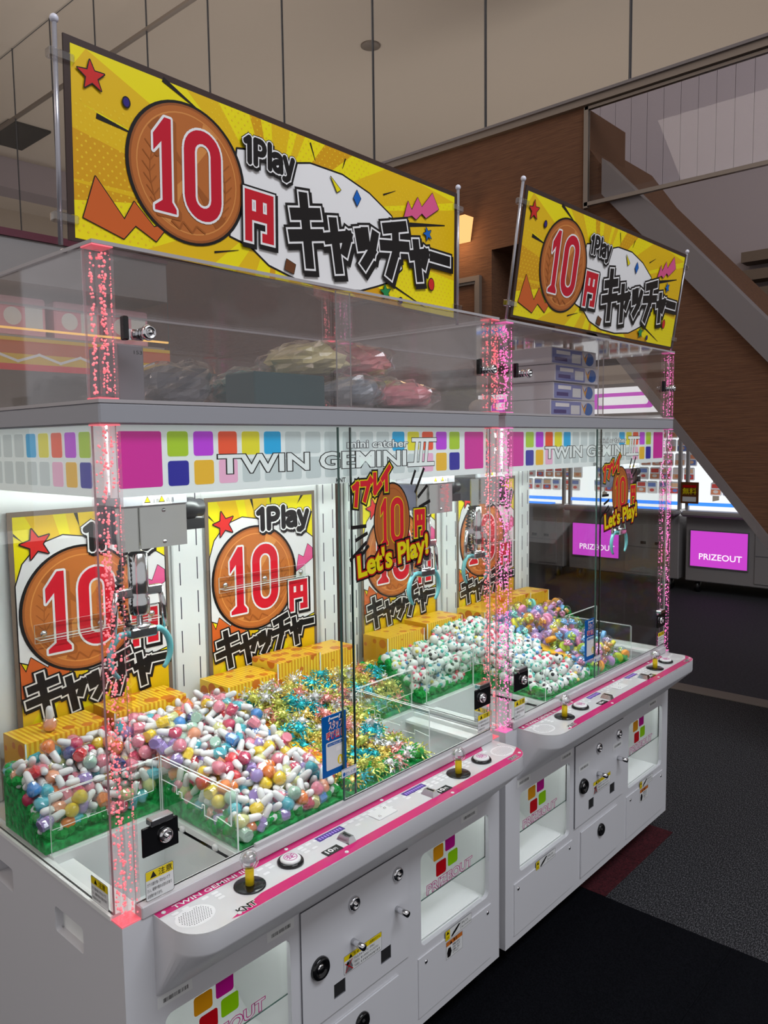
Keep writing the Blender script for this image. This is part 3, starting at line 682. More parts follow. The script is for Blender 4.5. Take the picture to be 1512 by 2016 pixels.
def crane_machine(x0, hue, label, seed):
    r = empty('crane_machine', (x0, 0, 0)); tag(r, label, 'crane game', 'twin crane game machines')
    XZ = lambda u, v, w_: (u, -w_, v)
    # --- cabinet: front sheet with two prize openings, sides, back
    winA, winB = rr(.077, .379, .310, .556, .016), rr(.815, 1.117, .310, .556, .016)
    YZl = lambda u, v, w_: (-w_, u, v)
    b = MB()
    b.plate([rect(0, W, .10, ZR), winA[::-1], winB[::-1]], XZ, -.012, 0, 'cabinet')
    b.plate([rect(.012, .70, .10, ZR)]+[rr(y, y+.115, .648, .700, .008)[::-1] for y in (.147, .458)], YZl, -.012, 0, 'cabinet')
    b.box(W-.012, W, .012, .70, .10, ZR, 'cabinet').box(.012, W-.012, .69, .70, .10, ZR, 'cabinet').box(.012, W-.012, .012, .69, .10, .115, 'cabinet')
    b.build('cabinet_body', r)
    for y in (.147, .458):
        q = MB(); q.box(.012, .06, y-.004, y, .644, .704, 'cabinet').box(.012, .06, y+.115, y+.119, .644, .704, 'cabinet').box(.012, .06, y, y+.115, .644, .648, 'cabinet').box(.012, .06, y, y+.115, .70, .704, 'cabinet').box(.056, .06, y, y+.115, .648, .70, 'cabinet'); q.build('hand_hold', r)
    for x in (.08, W-.08):
        for y in (.12, .60): MB().cyl((x-.016, y, .042), (x+.016, y, .042), .042, 'slot_dark', 18).box(x-.022, x+.022, y-.02, y+.02, .05, .10, 'slot_dark').build('caster', r)
    # raised lower covers
    for xa, xb in ((.045, .395), (.80, 1.125)):
        c = MB().box(xa, xb, -.003, 0, .125, .285, 'cabinet'); screw(c, (xa+.03 if xa > .5 else xb-.02, -.003, .266), (0, -1, 0), .006); screw(c, (xb-.018 if xa > .5 else xa+.02, -.003, .266), (0, -1, 0), .006); c.build('lower_cover', r)
    # --- service door
    d = MB().plate([rect(.406, .762, .318, .598), rect(.500, .536, .350, .384)[::-1], rect(.657, .693, .350, .384)[::-1]], XZ, .001, .005, 'cabinet', 'cabinet_edge')
    do = d.build('service_door', r)
    for x, z in ((.567, .548), (.719, .552)): q = MB(); lock_disc(q, (x, -.005, z), (0, -1, 0), .017); q.build('cam_lock', do)
    for x, z in ((.562, .458), (.716, .464)): MB().cyl((x, -.005, z), (x+.0, -.042, z), .0075, 'chrome', 14).build('coin_rod', do)
    MB().lathe((.457, -.005, .449), (0, -1, 0), [(.026, 0), (.026, .006), (.021, .012), (.016, .008), (.012, .004), (.008, .004), (.007, .01), (0, .01)], 'black_gloss', 24).lathe((.457, -.008, .449), (0, -1, 0), [(.011, 0), (.010, .004), (0, .005)], 'chrome', 16).build('key_lock', do)
    for x in (.500, .657): MB().box(x, x+.036, -.0022, -.0002, .350, .384, 'black_matte').build('coin_return', do)
    q = MB(); a = Art(q, (.532, -.005, .389), (1, 0, 0), (0, 0, 1), base=.0003)
    a.poly(rr(0, .128, 0, .045, .003, 2), 'ink_black'); a.poly(rr(.0007, .1273, .0007, .0443, .003, 2), 'ink_label'); a.rect(.001, .127, .032, .044, 'ink_hazard')
    a.poly([(.016, .033), (.028, .033), (.022, .043)], 'ink_black'); a.text('ちゅうい！', .032, .0345, .010, 'ink_black', .01); a.text('(保護者の方へ)', .085, .035, .0075, 'ink_black', 0, .75)
    for i, t in enumerate(('「へんきゃくぐち」の中に', '「ゆび」をいれないでください', '「けが」をするおそれがあります')): a.text(t, .034, .0235-.0095*i, .0068, 'ink_black', 0, .9)
    a.poly([(.004, .003), (.026, .003), (.028, .012), (.020, .030), (.010, .028), (.006, .016)], 'ink_grey'); a.stroke([[(.005, .026), (.028, .005)], [(.005, .006), (.026, .028)]], .0022, 'ink_darkred'); a.ell(.012, .024, .004, .004, 'ink_black', 10)
    q.build('warning_label', do)
    ld = MB().box(.452, .722, -.005, -.001, .13, .288, 'cabinet').build('lower_door', r)
    MB().lathe((.588, -.005, .247), (0, -1, 0), [(.022, 0), (.022, .005), (.017, .010), (.012, .006), (.006, .006), (.005, .009), (0, .009)], 'black_gloss', 22).build('key_lock', ld)
    # --- prize compartments
    for xa, xb, flip in ((.077, .379, 0), (.815, 1.117, 1)):
        t = MB(); xa2, xb2 = xa-.012, xb+.012
        t.box(xa2, xb2, .30, .305, .29, .60, 'inner_white').box(xa2, xb2, .012, .30, .285, .300, 'inner_white').box(xa2, xa2+.004, .012, .30, .30, .60, 'inner_white').box(xb2-.004, xb2, .012, .30, .30, .60, 'inner_white').box(xa2, xb2, .05, .30, .598, .603, 'inner_white')
        t.add([(xa2, .16, .30), (xb2, .16, .30), (xb2, .30, .40), (xa2, .30, .40)], [(0, 1, 2, 3)], 'inner_white'); t.box(xa+.01, xb-.01, .025, .05, .300, .308, 'inner_white', .003)
        to = t.build('prize_tray', r)
        MB().box(xa+.02, xb-.02, .02, .045, .590, .597, 'led_tray').build('light_strip', to)
        f = MB().pane(xa-.008, xb+.008, .016, .020, .418, .60, 'pane', 'pane_edge'); a = Art(f, (xa, .016, .31), (1, 0, 0), (0, 0, 1), base=.0004)
        for u0, v0, mm in ((.071, .192, 'ink_amber'), (.122, .200, 'ink_purple'), (.082, .146, 'ink_darkred'), (.133, .154, 'ink_lime')):
            a.poly(rr(u0, u0+.043, v0, v0+.039, .006, 3), mm)
        a.text_fit('PRIZEOUT', .044, .242, .115, .024, 'ink_label', .010, .006, [('ink_magenta', .060)])
        f.build('flap', to)
    # stickers on the front
    for hx in (.165, .911):
        s = MB(); a = Art(s, (hx, -.003, .277), (1, 0, 0), (0, 0, 1), base=.0003)
        a.poly(rr(0, .118, 0, .028, .003, 2), 'ink_black'); a.poly(rr(.0007, .1173, .0007, .0273, .003, 2), 'ink_label'); a.rect(.001, .020, .001, .027, 'ink_hazard'); a.poly([(.004, .016), (.017, .016), (.0105, .025)], 'ink_black'); a.text('注意', .004, .005, .006, 'ink_black')
        a.poly([(.024, .004), (.034, .012), (.060, .025), (.066, .022), (.048, .010), (.030, .002)], 'ink_black'); a.stroke([[(.068, .003), (.068, .025)]], .0008, 'ink_black'); a.text('手を入れ', .072, .016, .0075, 'ink_black'); a.text('ないでください', .072, .006, .0065, 'ink_black', 0, .95)
        s.build('hand_label', r)
    s = MB(); a = Art(s, (.914, -.003, .224), (1, 0, 0), (0, 0, 1), base=.0003)
    a.rect(0, .073, 0, .049, 'ink_black'); a.rect(.0007, .0723, .0007, .0483, 'ink_label'); a.rect(.001, .072, .036, .048, 'ink_hazorange'); a.poly([(.016, .037), (.027, .037), (.0215, .046)], 'ink_black'); a.text('警告', .032, .039, .009, 'ink_black', .01)
    a.poly([(.006, .004), (.018, .004), (.024, .016), (.019, .030), (.009, .030), (.004, .018)], 'ink_black')
    for i, t in enumerate(('感電の恐れ', 'があります', '分解しない', 'で下さい')): a.text(t, .028, .028-.0075*i, .0068, 'ink_black')
    s.build('shock_label', r)
    for i, (x, z) in enumerate(((.315, .572), (.985, .572), (.06, .575), (.425, .500), (.675, .500))[:3 if hue == 'red' else 5]):
        s = MB(); a = Art(s, (x, -.005 if .4 < x < .76 else 0, z), (1, 0, 0), (0, 0, 1), base=.0004); a.rect(0, .078, 0, .026, 'cabinet'); a.rect(.002, .076, .002, .024, 'ink_label')
        k = .014
        while k < .066: wd = random.choice((.0006, .001, .0016)); a.mb.add([a.mp(*p) for p in rect(k, k+wd, .008, .016)], [(0, 1, 2, 3)], 'ink_black'); k += wd+random.choice((.0008, .0014))
        s.build('barcode_label', r)
    # --- control panel
    XL, XR, YF = .060, 1.140, -.125
    def outline(d_, rc, n=8):
        o = [(XL, 0)]
        for k in range(n+1): t = PI+PI/2*k/n; o.append((XL+rc+rc*math.cos(t), -d_+min(rc, d_)+min(rc, d_)*math.sin(t)))
        for k in range(n+1): t = 1.5*PI+PI/2*k/n; o.append((XR-rc+rc*math.cos(t), -d_+min(rc, d_)+min(rc, d_)*math.sin(t)))
        return o+[(XR, 0)]
    top = outline(-YF, .060); low = outline(.010, .060); n = len(top)
    b = MB(); rings = [[(x, y, .757) for x, y in top], [(x, y, .722) for x, y in top], [(x, y*.98, .716) for x, y in top], [(x, y, .606) for x, y in low]]
    vs = [p for g in rings for p in g]; fs = []
    for k in range(3):
        for i in range(n-1): fs.append((k*n+i, (k+1)*n+i, (k+1)*n+i+1, k*n+i+1))
    b.add(vs, fs, 'cabinet', True); b.flat([top], lambda u, v: (u, v, .757), 'panel_white')
    cp = b.build('control_panel', r)
    b = MB(); b.plate([top], lambda u, v, w_: (u, v, .757+w_), .0002, .004, 'panel_white'); a = Art(b, (0, 0, .761), (1, 0, 0), (0, 1, 0), base=.0003)
    a.poly([(XL+.001, -.002), (XL+.001, -.020), (XR-.08, -.020), (XR-.062, -.002)], 'pink_stripe')
    fr = [(XL+.105, YF+.001)]+[(x, y+.001) for x, y in top[n//2:-1] if y < -.07]; fr += [(XR-.008, -.080), (XR-.05, YF+.029), (XL+.17, YF+.029), (XL+.085, YF+.006)]
    a.poly(fr, 'pink_stripe')
    rnd = random.Random(4)
    for k in range(46):
        for j in range(3):
            if rnd.random() < (.75, .5, .22)[j]:
                x = XL+.02+k*.0215; yy = -.026-j*.0105; a.mb.flat([rr(x, x+.014, yy-.0075, yy, .0015, 1)], a.mp, 'pixel_white')
    a.up(); a.text_fit('TWIN GEMINI III', XL+.035, XL+.20, -.0165, .011, 'pixel_white', .01, .003)
    a.text_fit('KNT', XL+.105, XL+.145, -.117, .014, 'ink_black', .03, .003, [('ink_label', .09)])
    a.text_fit('KNT', XR-.085, XR-.05, -.117, .012, 'ink_black', .03, .003, [('ink_label', .09)])
    b.build('panel_plate', cp)
    zt = .7612
    for jx, bx_ in ((.232, .338), (.896, 1.002)):
        j = MB().lathe((jx, -.060, zt), (0, 0, 1), [(.031, 0), (.031, .002), (.029, .003), (.010, .0032)], 'black_gloss', 28); j.lathe((jx, -.060, zt), (0, 0, 1), [(.0085, 0), (.0085, .034), (.007, .036)], 'yellow_plastic', 16)
        j.sphere((jx, -.060, zt+.052), .0185, 'crystal', 16, 10); j.sphere((jx, -.060, zt+.052), .0145, 'crackle', 12, 8, smooth=False); j.cyl((jx, -.06, zt+.032), (jx, -.06, zt+.046), .005, 'crystal', 10); j.build('joystick', cp)
        p = MB().lathe((bx_, -.056, zt), (0, 0, 1), [(.027, 0), (.027, .004), (.025, .007), (.021, .007)], 'black_gloss', 28, cap1=False); p.lathe((bx_, -.056, zt), (0, 0, 1), [(.021, .003), (.021, .009), (.0185, .0115), (0, .012)], 'white_plastic', 28)
        a = Art(p, (bx_, -.056, zt+.012), (1, 0, 0), (0, 1, 0), base=.0002); a.loops([ell(0, 0, .014, .014, 28), ell(0, 0, .0128, .0128, 28)], 'ink_purple'); a.stroke([[(-.009, .005), (-.003, .008), (.004, .005), (.009, .007)], [(-.010, -.001), (-.004, .003), (.002, -.002), (.010, .002)], [(-.008, -.006), (0, -.004), (.007, -.007)], [(-.003, .008), (-.005, -.005)], [(.004, .005), (.002, -.006)]], .0016, 'ink_purple'); p.build('play_button', cp)
    for sx in (.108, 1.092):
        g = MB(); a = Art(g, (sx, -.062, zt-.0004), (1, 0, 0), (0, 1, 0), base=.0004); a.poly(ell(0, 0, .038, .030, 28), 'pixel_white')
        for i in range(-7, 8):
            for jj in range(-6, 7):
                px, py = i*.0046+(.0023 if jj % 2 else 0), jj*.0042
                if (px/.032)**2+(py/.025)**2 < 1: c = ell(px, py, .0012, .0012, 6); g.add([a.mp(*q) for q in c], [tuple(range(6))], 'black')
        g.build('speaker_grille', cp)
    for dx, cx, px in ((.470, .474, .425), (.752, .757, .800)):
        s = MB().box(dx-.038, dx+.038, -.042, -.024, zt-.003, zt+.0004, 'screen'); a = Art(s, (dx-.036, -.041, zt+.0004), (1, 0, 0), (0, 1, 0), base=.0002)
        for k in range(9): a.mb.flat([rr(.004+k*.0075, .008+k*.0075, .003, .012, .001, 1)], a.mp, 'screen_glyph')
        s.build('credit_display', cp)
        c = MB(); c.add([(cx-.011, -.098, zt), (cx+.011, -.098, zt), (cx+.011, -.060, zt), (cx-.011, -.060, zt), (cx-.007, -.094, zt+.013), (cx+.007, -.094, zt+.013), (cx+.007, -.066, zt+.013), (cx-.007, -.066, zt+.013)], [(0, 1, 5, 4), (1, 2, 6, 5), (2, 3, 7, 6), (3, 0, 4, 7), (4, 5, 6, 7)], 'chrome'); c.box(cx-.0022, cx+.0022, -.090, -.070, zt+.0131, zt+.0136, 'black'); c.build('coin_slot', cp)
        c = MB().box(px-.022, px+.022, -.098, -.076, zt, zt+.0012, 'black_gloss'); a = Art(c, (px-.020, -.096, zt+.0012), (1, 0, 0), (0, 1, 0), base=.0002); a.text_fit('10', .004, .021, .004, .012, 'ink_white', .03, ref='1'); a.text('円', .024, .0045, .010, 'ink_white', .01); c.build('price_plate', cp)
    c = MB().box(.583, .645, -.075, -.035, zt, zt+.002, 'white_plastic', .0015); screw(c, (.596, -.064, zt+.002), (0, 0, 1), .0035); screw(c, (.632, -.046, zt+.002), (0, 0, 1), .0035); c.build('cover_plate', cp)
    for x, y in ((.075, -.011), (.365, -.011), (.66, -.011), (.95, -.011), (XR-.02, -.03), (.165, -.116), (.44, -.114), (.80, -.114), (XR-.03, -.105)):
        q = MB(); q.lathe((x, y, zt), (0, 0, 1), [(.0045, 0), (.004, .0015), (.0018, .0018), (.0016, .0006), (0, .0006)], 'white_plastic', 12); q.build('screw', cp)
    # --- rails round the glass
    b = MB().box(.037, W-.037, -.004, .022, ZR, .785, 'rail_grey', .002).box(.30, W-.037, .004, .012, .785, .793, 'rail_grey')
    b.box(-.002, .02, .037, .66, ZR, .770, 'inner_white').box(W-.02, W, .037, .66, ZR, .770, 'inner_white'); b.build('glass_rail', r)
    # play floor with two open chutes
    fl_ = MB(); fl_.plate([[(.27, .020), (.90, .020), (.90, .31), (W-.02, .31), (W-.02, D), (.02, D), (.02, .31), (.27, .31)]], lambda u, v, w_: (u, v, w_), .755, .775, 'inner_white'); fl_.build('play_floor', r)
    for xa, xb in ((.02, .27), (.90, W-.02)):
        c = MB().box(xa, xb, .30, .31, .60, .775, 'inner_white').box(xa-.004 if xa < .5 else xa-.004, xa, .02, .31, .60, .762, 'inner_white').box(xb, xb+.004, .02, .31, .60, .762, 'inner_white').box(xa, xb, .012, .016, .60, .76, 'inner_white').box(xa, xb, .016, .31, .60, .606, 'inner_white')
        xi = .27 if xa < .5 else .90; c.box(xa, xa+.04, .03, .30, .750, .758, 'inner_white') if xa < .5 else c.box(xb-.04, xb, .03, .30, .750, .758, 'inner_white'); c.build('prize_chute', r)
        sgn = 1 if xa < .5 else -1
        # clear guards with stepped slots
        g = MB().pane(min(xi+sgn*.004, xi+sgn*.008), max(xi+sgn*.004, xi+sgn*.008), .032, .31, .776, .905, 'guard', 'guard_edge'); g.build('chute_guard', r)
        g = MB().pane(xa, xb, .306, .310, .776, .905, 'guard', 'guard_edge'); g.build('chute_guard', r)
        # hung adjuster plates with a notched lower edge
        g = MB(); nl = [(.04, .905), (.295, .905), (.295, .858), (.235, .858), (.235, .842), (.228, .842), (.228, .850), (.215, .850), (.215, .838), (.14, .838), (.14, .848), (.132, .848), (.132, .826), (.09, .826), (.09, .838), (.04, .832)]
        g.plate([nl], lambda u, v, w_: (xi-sgn*(.002+w_), u, v), 0, .003, 'guard', 'guard_edge'); g.build('guard_plate', r)
        g = MB(); nl = [(xa, .905), (xb-.02, .905), (xb-.02, .835), (xa+.16, .835), (xa+.16, .820), (xa+.12, .820), (xa+.12, .832), (xa, .832)] if xa < .5 else [(xa+.02, .905), (xb, .905), (xb, .832), (xb-.12, .832), (xb-.12, .82), (xb-.16, .82), (xb-.16, .835), (xa+.02, .835)]
        g.plate([nl], lambda u, v, w_: (u, .304-w_, v), 0, .003, 'guard', 'guard_edge'); g.build('guard_plate', r)
        for u in (.10, .22):
            q = MB().lathe((xi, u, .766), (-sgn, 0, 0), [(.008, 0), (.008, .004), (.005, .007), (0, .007)], 'white_plastic', 14); q.build('guard_knob', r)
        # lock bar inside the glass corner
        lx0, lx1 = (.045, .118) if xa < .5 else (W-.118, W-.045)
        k = MB().box(lx0, lx1, -.002, .003, .872, .925, 'black_gloss', .001); k.box(lx0+.015, lx1-.012, -.008, .012, .925, .938, 'chrome', .002); lock_disc(k, ((lx0+lx1)/2+sgn*.008, -.002, .900), (0, -1, 0), .014); k.build('glass_lock', r)
    # --- glass
    MB().pane(.037, .600, .014, .018, .785, ZB-.002, 'pane', 'case_edge').box(.600, .603, .0138, .0182, .785, ZB-.002, 'pane_edge').build('front_glass', r)
    rg = MB().pane(.556, W-.037, .005, .009, .793, ZB-.002, 'pane', 'case_edge').box(.553, .556, .0048, .0092, .793, ZB-.002, 'pane_edge'); rgo = rg.build('front_glass', r)
    MB().pane(.004, .008, .037, D, .770, ZB-.002, 'pane', 'case_edge').build('side_glass', r)
    MB().pane(W-.008, W-.004, .037, D, .770, ZB-.002, 'pane', 'case_edge').build('side_glass', r)
    q = MB(); a = Art(q, (.580, .005, 1.285), (.92, 0, 0), (0, 0, 1.06), base=.0004); lets_play(a, 0, 0, .2); q.build('glass_decal', rgo)
    # blue call sticker
    q = MB().box(.495, .569, .0115, .0135, .862, 1.000, 'ink_sticker'); a = Art(q, (.495, .0115, .862), (1, 0, 0), (0, 0, 1), base=.0003)
    a.text_fit('スタッフ', .020, .060, .106, .016, 'ink_white', .012, 0, [('ink_darkred', .05)], ref='ス'); a.text_fit('呼び出し', .012, .066, .084, .018, 'ink_brightred', .012, 0, [('ink_white', .05)], ref='出'); a.stroke([[(.026, .130), (.048, .130)], [(.020, .127), (.022, .133)], [(.052, .127), (.054, .133)]], .0035, 'ink_white')
    a.poly(rr(.010, .064, .014, .078, .003, 2), 'ink_label'); a.poly(rr(.014, .060, .068, .075, .002, 2), 'ink_sticker'); a.text('スタッフ呼び出し手順', .037, .0695, .0045, 'ink_white', 0, .9, anchor='c')
    a.rect(.040, .060, .052, .062, 'ink_white'); a.ell(.053, .030, .0085, .011, 'ink_hazard', 18); a.poly([(.049, .022), (.057, .022), (.054, .037), (.051, .037)], 'ink_white')
    q.build('call_sticker', r)
    q = MB().box(.545, .592, .0035, .0045, .848, .868, 'ink_label'); a = Art(q, (.545, .0035, .848), (1, 0, 0), (0, 0, 1), base=.0002); a.rect(.001, .046, .0185, .0195, 'ink_sticker'); a.rect(.001, .046, .0005, .0015, 'ink_sticker'); a.text_fit('抗ウィルス剤', .012, .044, .004, .008, 'ink_sticker', .01, ref='剤'); a.ell(.007, .008, .004, .005, 'ink_sticker', 12); q.build('coating_sticker', r)
    for u0, u1, v0, v1 in ((.050, .108, .786, .842), (W-.100, W-.042, .800, .850)):
        q = MB(); a = Art(q, (0, .0035, 0), (1, 0, 0), (0, 0, 1), base=.0002); caution(a, u0, u1, v0, v1); q.build('caution_label', r)
    q = MB(); a = Art(q, (.0035, .112, .771), (0, -1, 0), (0, 0, 1), base=.0004); caution(a, 0, .062, .0, .048); q.build('caution_label', r)
    # --- corner posts
    sd = seed*10
    post(r, 0, 0, ZR, ZB, hue, sd+1, 760); post(r, W-.037, 0, ZR, ZB, hue, sd+2, 760)
    # --- header boards
    h = MB().box(.030, W-.030, .024, .030, 1.512, ZB, 'header_white'); a = Art(h, (0, .024, 0), (1, 0, 0), (0, 0, 1), base=.0004)
    r1 = ['lime', 'purple', 'orange', 'yellow', 'cyan']+['grey']*6+['cyan', 'yellow', 'orange', 'purple', 'lime']; r_2 = ['blue', 'amber', 'pink']+['grey']*10+['pink', 'amber', 'blue']
    a.poly(rr(.043, .129, 1.527, 1.626, .004, 2), HC['magenta']); a.poly(rr(1.041, 1.127, 1.527, 1.626, .004, 2), HC['magenta'])
    for k in range(16):
        x = .1405+k*.0556
        for z, c in ((1.5805, r1[k]), (1.527, r_2[k])): a.mb.flat([rr(x, x+.044, z, z+.0455, .005, 2)], a.mp, HC[c])
    a.up()
    a.text_fit('TWIN GEMINI', .252, .800, 1.546, .034, 'header_white', .026, .008, [('ink_black', .062)])
    a.stroke([[(x, 1.549), (x+.008, 1.603)] for x in (.836, .856, .876)], .0135, 'ink_black'); a.stroke([[(.812, 1.546), (.906, 1.546)], [(.828, 1.606), (.916, 1.606)]], .0125, 'ink_black')
    a.stroke([[(x, 1.549), (x+.008, 1.603)] for x in (.836, .856, .876)], .010, 'header_white'); a.stroke([[(.812, 1.546), (.906, 1.546)], [(.828, 1.606), (.916, 1.606)]], .009, 'header_white')
    a.text_fit('mini catcher', .600, .808, 1.590, .013, 'header_white', .012, .003, [('ink_grey', .075)], ref='t')
    a.text_fit('KNT', .563, .592, 1.514, .010, 'ink_black', .02); h.build('header_board', r)
    for xx, u, nm in ((.030, -1, 'l'), (W-.030, 1, 'r')):
        h = MB().box(min(xx, xx-.006*u*-1), max(xx, xx-.006*u*-1), .037, D, 1.512, ZB, 'header_white')
        x_ = xx if u < 0 else xx+.006
        a = Art(h, (xx-.006 if u < 0 else xx-.0, 0, 0), (0, -1 if u < 0 else 1, 0), (0, 0, 1), base=.0008 if u < 0 else .0068)
        for k in range(10):
            y = .078+k*.0535; c1 = (r1+['grey']*5)[k]; c2 = (['blue', 'amber', 'pink']+['grey']*10)[k]
            for z, c in ((1.5805, c1), (1.527, c2)):
                p0, p1 = (-(y+.042), -y) if u < 0 else (y, y+.042)
                a.mb.flat([rr(p0, p1, z, z+.0455, .005, 2)], a.mp, HC[c])
        h.build('header_board', r)
    # --- beam, back wall, lights
    MB().box(0, W, 0, .70, ZB, ZT, 'beam_grey', .003).build('top_beam', r)
    b = MB().box(.004, W-.004, D, .66, .775, ZB, 'inner_white'); b.build('back_panel', r)
    for x0_, x1_ in ((.008, .06), (.535, .635), (1.085, W-.008)):
        c = MB().box(x0_, x1_, D-.012, D, .775, ZB, 'inner_white', .003)
        for k in range(8):
            for u in (.22, .78):
                xx = x0_+(x1_-x0_)*u; c.box(xx-.0014, xx+.0014, D-.0128, D-.012, .83+k*.095+.02*u, .83+k*.095+.062+.02*u, 'slot_dark')
        c.build('wall_channel', r)
    MB().box(.04, W-.04, .14, .18, 1.515, 1.535, 'beam_grey').box(.04, W-.04, .44, .46, 1.535, 1.550, 'beam_grey').build('gantry_rail', r)
    MB().box(.05, W-.05, .040, .056, 1.565, 1.581, 'led_white').build('led_tube', r)
    MB().box(.05, W-.05, .30, .316, 1.612, 1.628, 'led_white').build('led_tube', r)
    return r
principled('crackle', (.80, .80, .82), .15, .75)

mA = crane_machine(0, 'red', 'white twin crane machine holding nail polish candies and foil tassels, with red bubble posts', 1)
mB = crane_machine(BX, 'pink', 'white twin crane machine holding panda balls and candy jars, with pink bubble posts', 2)
claw_crane(mA, .128, .12, 0); claw_crane(mA, .985, .12, 1); claw_crane(mB, .135, .20, 0); claw_crane(mB, .965, .12, 1)

# ------------------------------------------------------------------ clear display cases on top
def display_case(x0, hue, label, seed, knobs):
    r = empty('display_case', (x0, 0, ZT)); tag(r, label, 'display case', 'clear display cases on the machines'); H = ZC-ZT; Dp = .66
    MB().box(.0, W, .0, Dp, 0, .006, 'case_edge').build('base_rail', r)
    MB().pane(0, W, 0, Dp, H-.006, H, 'case_pane', 'case_edge').build('top_sheet', r)
    MB().pane(.037, .603, .010, .014, .006, H-.008, 'case_pane', 'case_edge').build('front_sheet', r)
    MB().pane(.553, W-.037, .003, .007, .006, H-.008, 'case_pane', 'case_edge').build('front_sheet', r)
    for x in (.002, W-.006): MB().pane(x, x+.004, .037, Dp-.037, .006, H-.008, 'case_pane', 'case_edge').build('side_sheet', r)
    MB().pane(.037, W-.037, Dp-.006, Dp-.002, .006, H-.008, 'case_pane', 'case_edge').build('back_sheet', r)
    for i, (x, y) in enumerate(((0, 0), (W-.037, 0), (0, Dp-.037), (W-.037, Dp-.037))): post(r, x, y, .006, H-.0065, hue, seed*7+i, 300 if y < .1 else 120)
    for x in knobs:
        q = MB().box(x-.036, x-.026, -.004, .01, .105, .145, 'black_gloss', .002).box(x-.03, x, -.002, .003, .106, .124, 'chrome'); q.cyl((x, .002, .118), (x, -.018, .118), .010, 'chrome', 18); lock_disc(q, (x, -.018, .118), (0, -1, 0), .0135); q.build('case_lock', r)
    for y in (.12, .50):
        q = MB().lathe((.012, y, H), (0, 0, 1), [(.006, 0), (.006, .004), (.003, .006), (0, .006)], 'chrome', 10); q.build('thumb_screw', r)
    return r
dA = display_case(0, 'red', 'clear acrylic display case of wrapped sweets above the nail polish machine', 3, (.085, 1.11))
dB = display_case(BX, 'pink', 'clear acrylic display case of stacked blue cartons above the panda machine', 4, (.085, 1.11))

# bags of sweets in the first case: crumpled translucent film round coloured contents
def crumple(seed, m, rx, ry, rz, amp=.22, nu=26, nv=14):
    rnd = random.Random(seed); b = MB(); b.sphere((0, 0, 0), 1, m, nu, nv, smooth=False)
    ks = [(Vector((rnd.gauss(0, 1), rnd.gauss(0, 1), rnd.gauss(0, 1))).normalized(), rnd.uniform(2, 7), rnd.uniform(0, 6)) for _ in range(14)]
    out = []
    for p in b.v:
        p = Vector(p); d = sum(math.sin(k[0].dot(p)*k[1]*2+k[2]) for k in ks)/14*amp*2.2; q = p*(1+d+rnd.uniform(-.03, .03))
        out.append((q.x*rx, q.y*ry, max(q.z*rz, -rz*.75)))
    b.v = out
    return b
glass('bag_film', (.93, .92, .93), 1.1, .10, .16)
for i, (x, y, z, rx, ry, rz, c, nm) in enumerate(((.60, .36, .055, .11, .11, .055, (60, 150, 150), 'teal'), (.80, .40, .085, .12, .09, .07, (205, 160, 120), 'tan'), (1.02, .46, .10, .10, .09, .065, (225, 120, 125), 'rose'), (1.00, .28, .05, .10, .10, .05, (180, 180, 110), 'olive'), (.75, .16, .045, .12, .09, .045, (120, 130, 140), 'smoke'), (.93, .14, .04, .09, .09, .04, (215, 130, 140), 'pink'), (.40, .38, .06, .10, .10, .06, (120, 122, 130), 'grey'), (.70, .26, .125, .12, .09, .05, (215, 205, 150), 'golden'), (.88, .27, .135, .11, .09, .05, (235, 150, 150), 'coral'))):
    e = empty('sweet_bag', (x, y, ZT+.006+max(rz*.78, z)), (0, 0, random.uniform(0, 6))); tag(e, 'crumpled clear bag of %s sweets lying in the display case' % nm, 'bag', 'bags of sweets in the display case')
    crumple(i+3, principled('sweets_'+nm, srgb(*c), .3, coat=.3), rx*.84, ry*.84, rz*.86, .18).build('sweets', e); crumple(i+40, 'bag_film', rx, ry, rz, .24).build('bag_film', e)
tb = MB().box(-.10, .10, -.05, .05, 0, .072, principled('carton_teal', srgb(20, 62, 66), .35), .003).build('carton', None, (.48, .12, ZT+.006)); tag(tb, 'flat dark teal carton lying low among the sweet bags', 'box')
gb = MB().box(-.026, .026, -.05, .05, 0, .098, principled('carton_grey', srgb(120, 116, 122), .5), .003); a = Art(gb, (-.026, -.05, 0), (1, 0, 0), (0, 0, 1)); a.text_fit('153', .032, .048, .082, .006, 'ink_black', .01, ref='1'); tag(gb.build('carton', None, (.085, .09, ZT+.006)), 'upright grey carton numbered 153 beside the chrome case lock', 'box')
# stacked cartons in the second case
cb = principled('carton_blue', srgb(120, 130, 190), .4); cw_ = principled('carton_white', srgb(205, 205, 215), .4)
for k in range(4):
    q = MB().box(-.15, .15, -.09, .09, 0, .056, cw_, .002); a = Art(q, (-.15, -.09, 0), (1, 0, 0), (0, 0, 1))
    a.rect(.004, .20, .004, .052, cb); a.ell(.25, .028, .032, .022, 'ink_sticker', 24); a.poly([(.20, .05), (.222, .03), (.24, .05), (.225, .012)], 'ink_amber'); a.rect(.03, .12, .034, .046, 'ink_white'); a.rect(.02, .10, .012, .024, 'ink_indigo'); a.rect(.13, .19, .010, .040, 'ink_label')
    o = q.build('carton', None, (BX+.60+random.uniform(-.006, .006), .20+random.uniform(-.006, .006), ZT+.006+k*.0575)); o.rotation_euler = (0, 0, random.uniform(-.03, .03))
    tag(o, 'blue and white printed carton, %s of the stack of four in the case' % ('bottom', 'second', 'third', 'topmost')[k], 'box', 'stacked blue cartons')
q = MB(); q.sphere((0, 0, .03), .035, 'white_plastic', 14, 9, (1.2, 1, .85)); q.sphere((.02, -.02, .055), .02, 'white_plastic', 10, 7); tag(q.build('soft_toy', None, (BX+.30, .30, ZT+.006)), 'small white soft toy lying in the pink posted display case', 'toy')

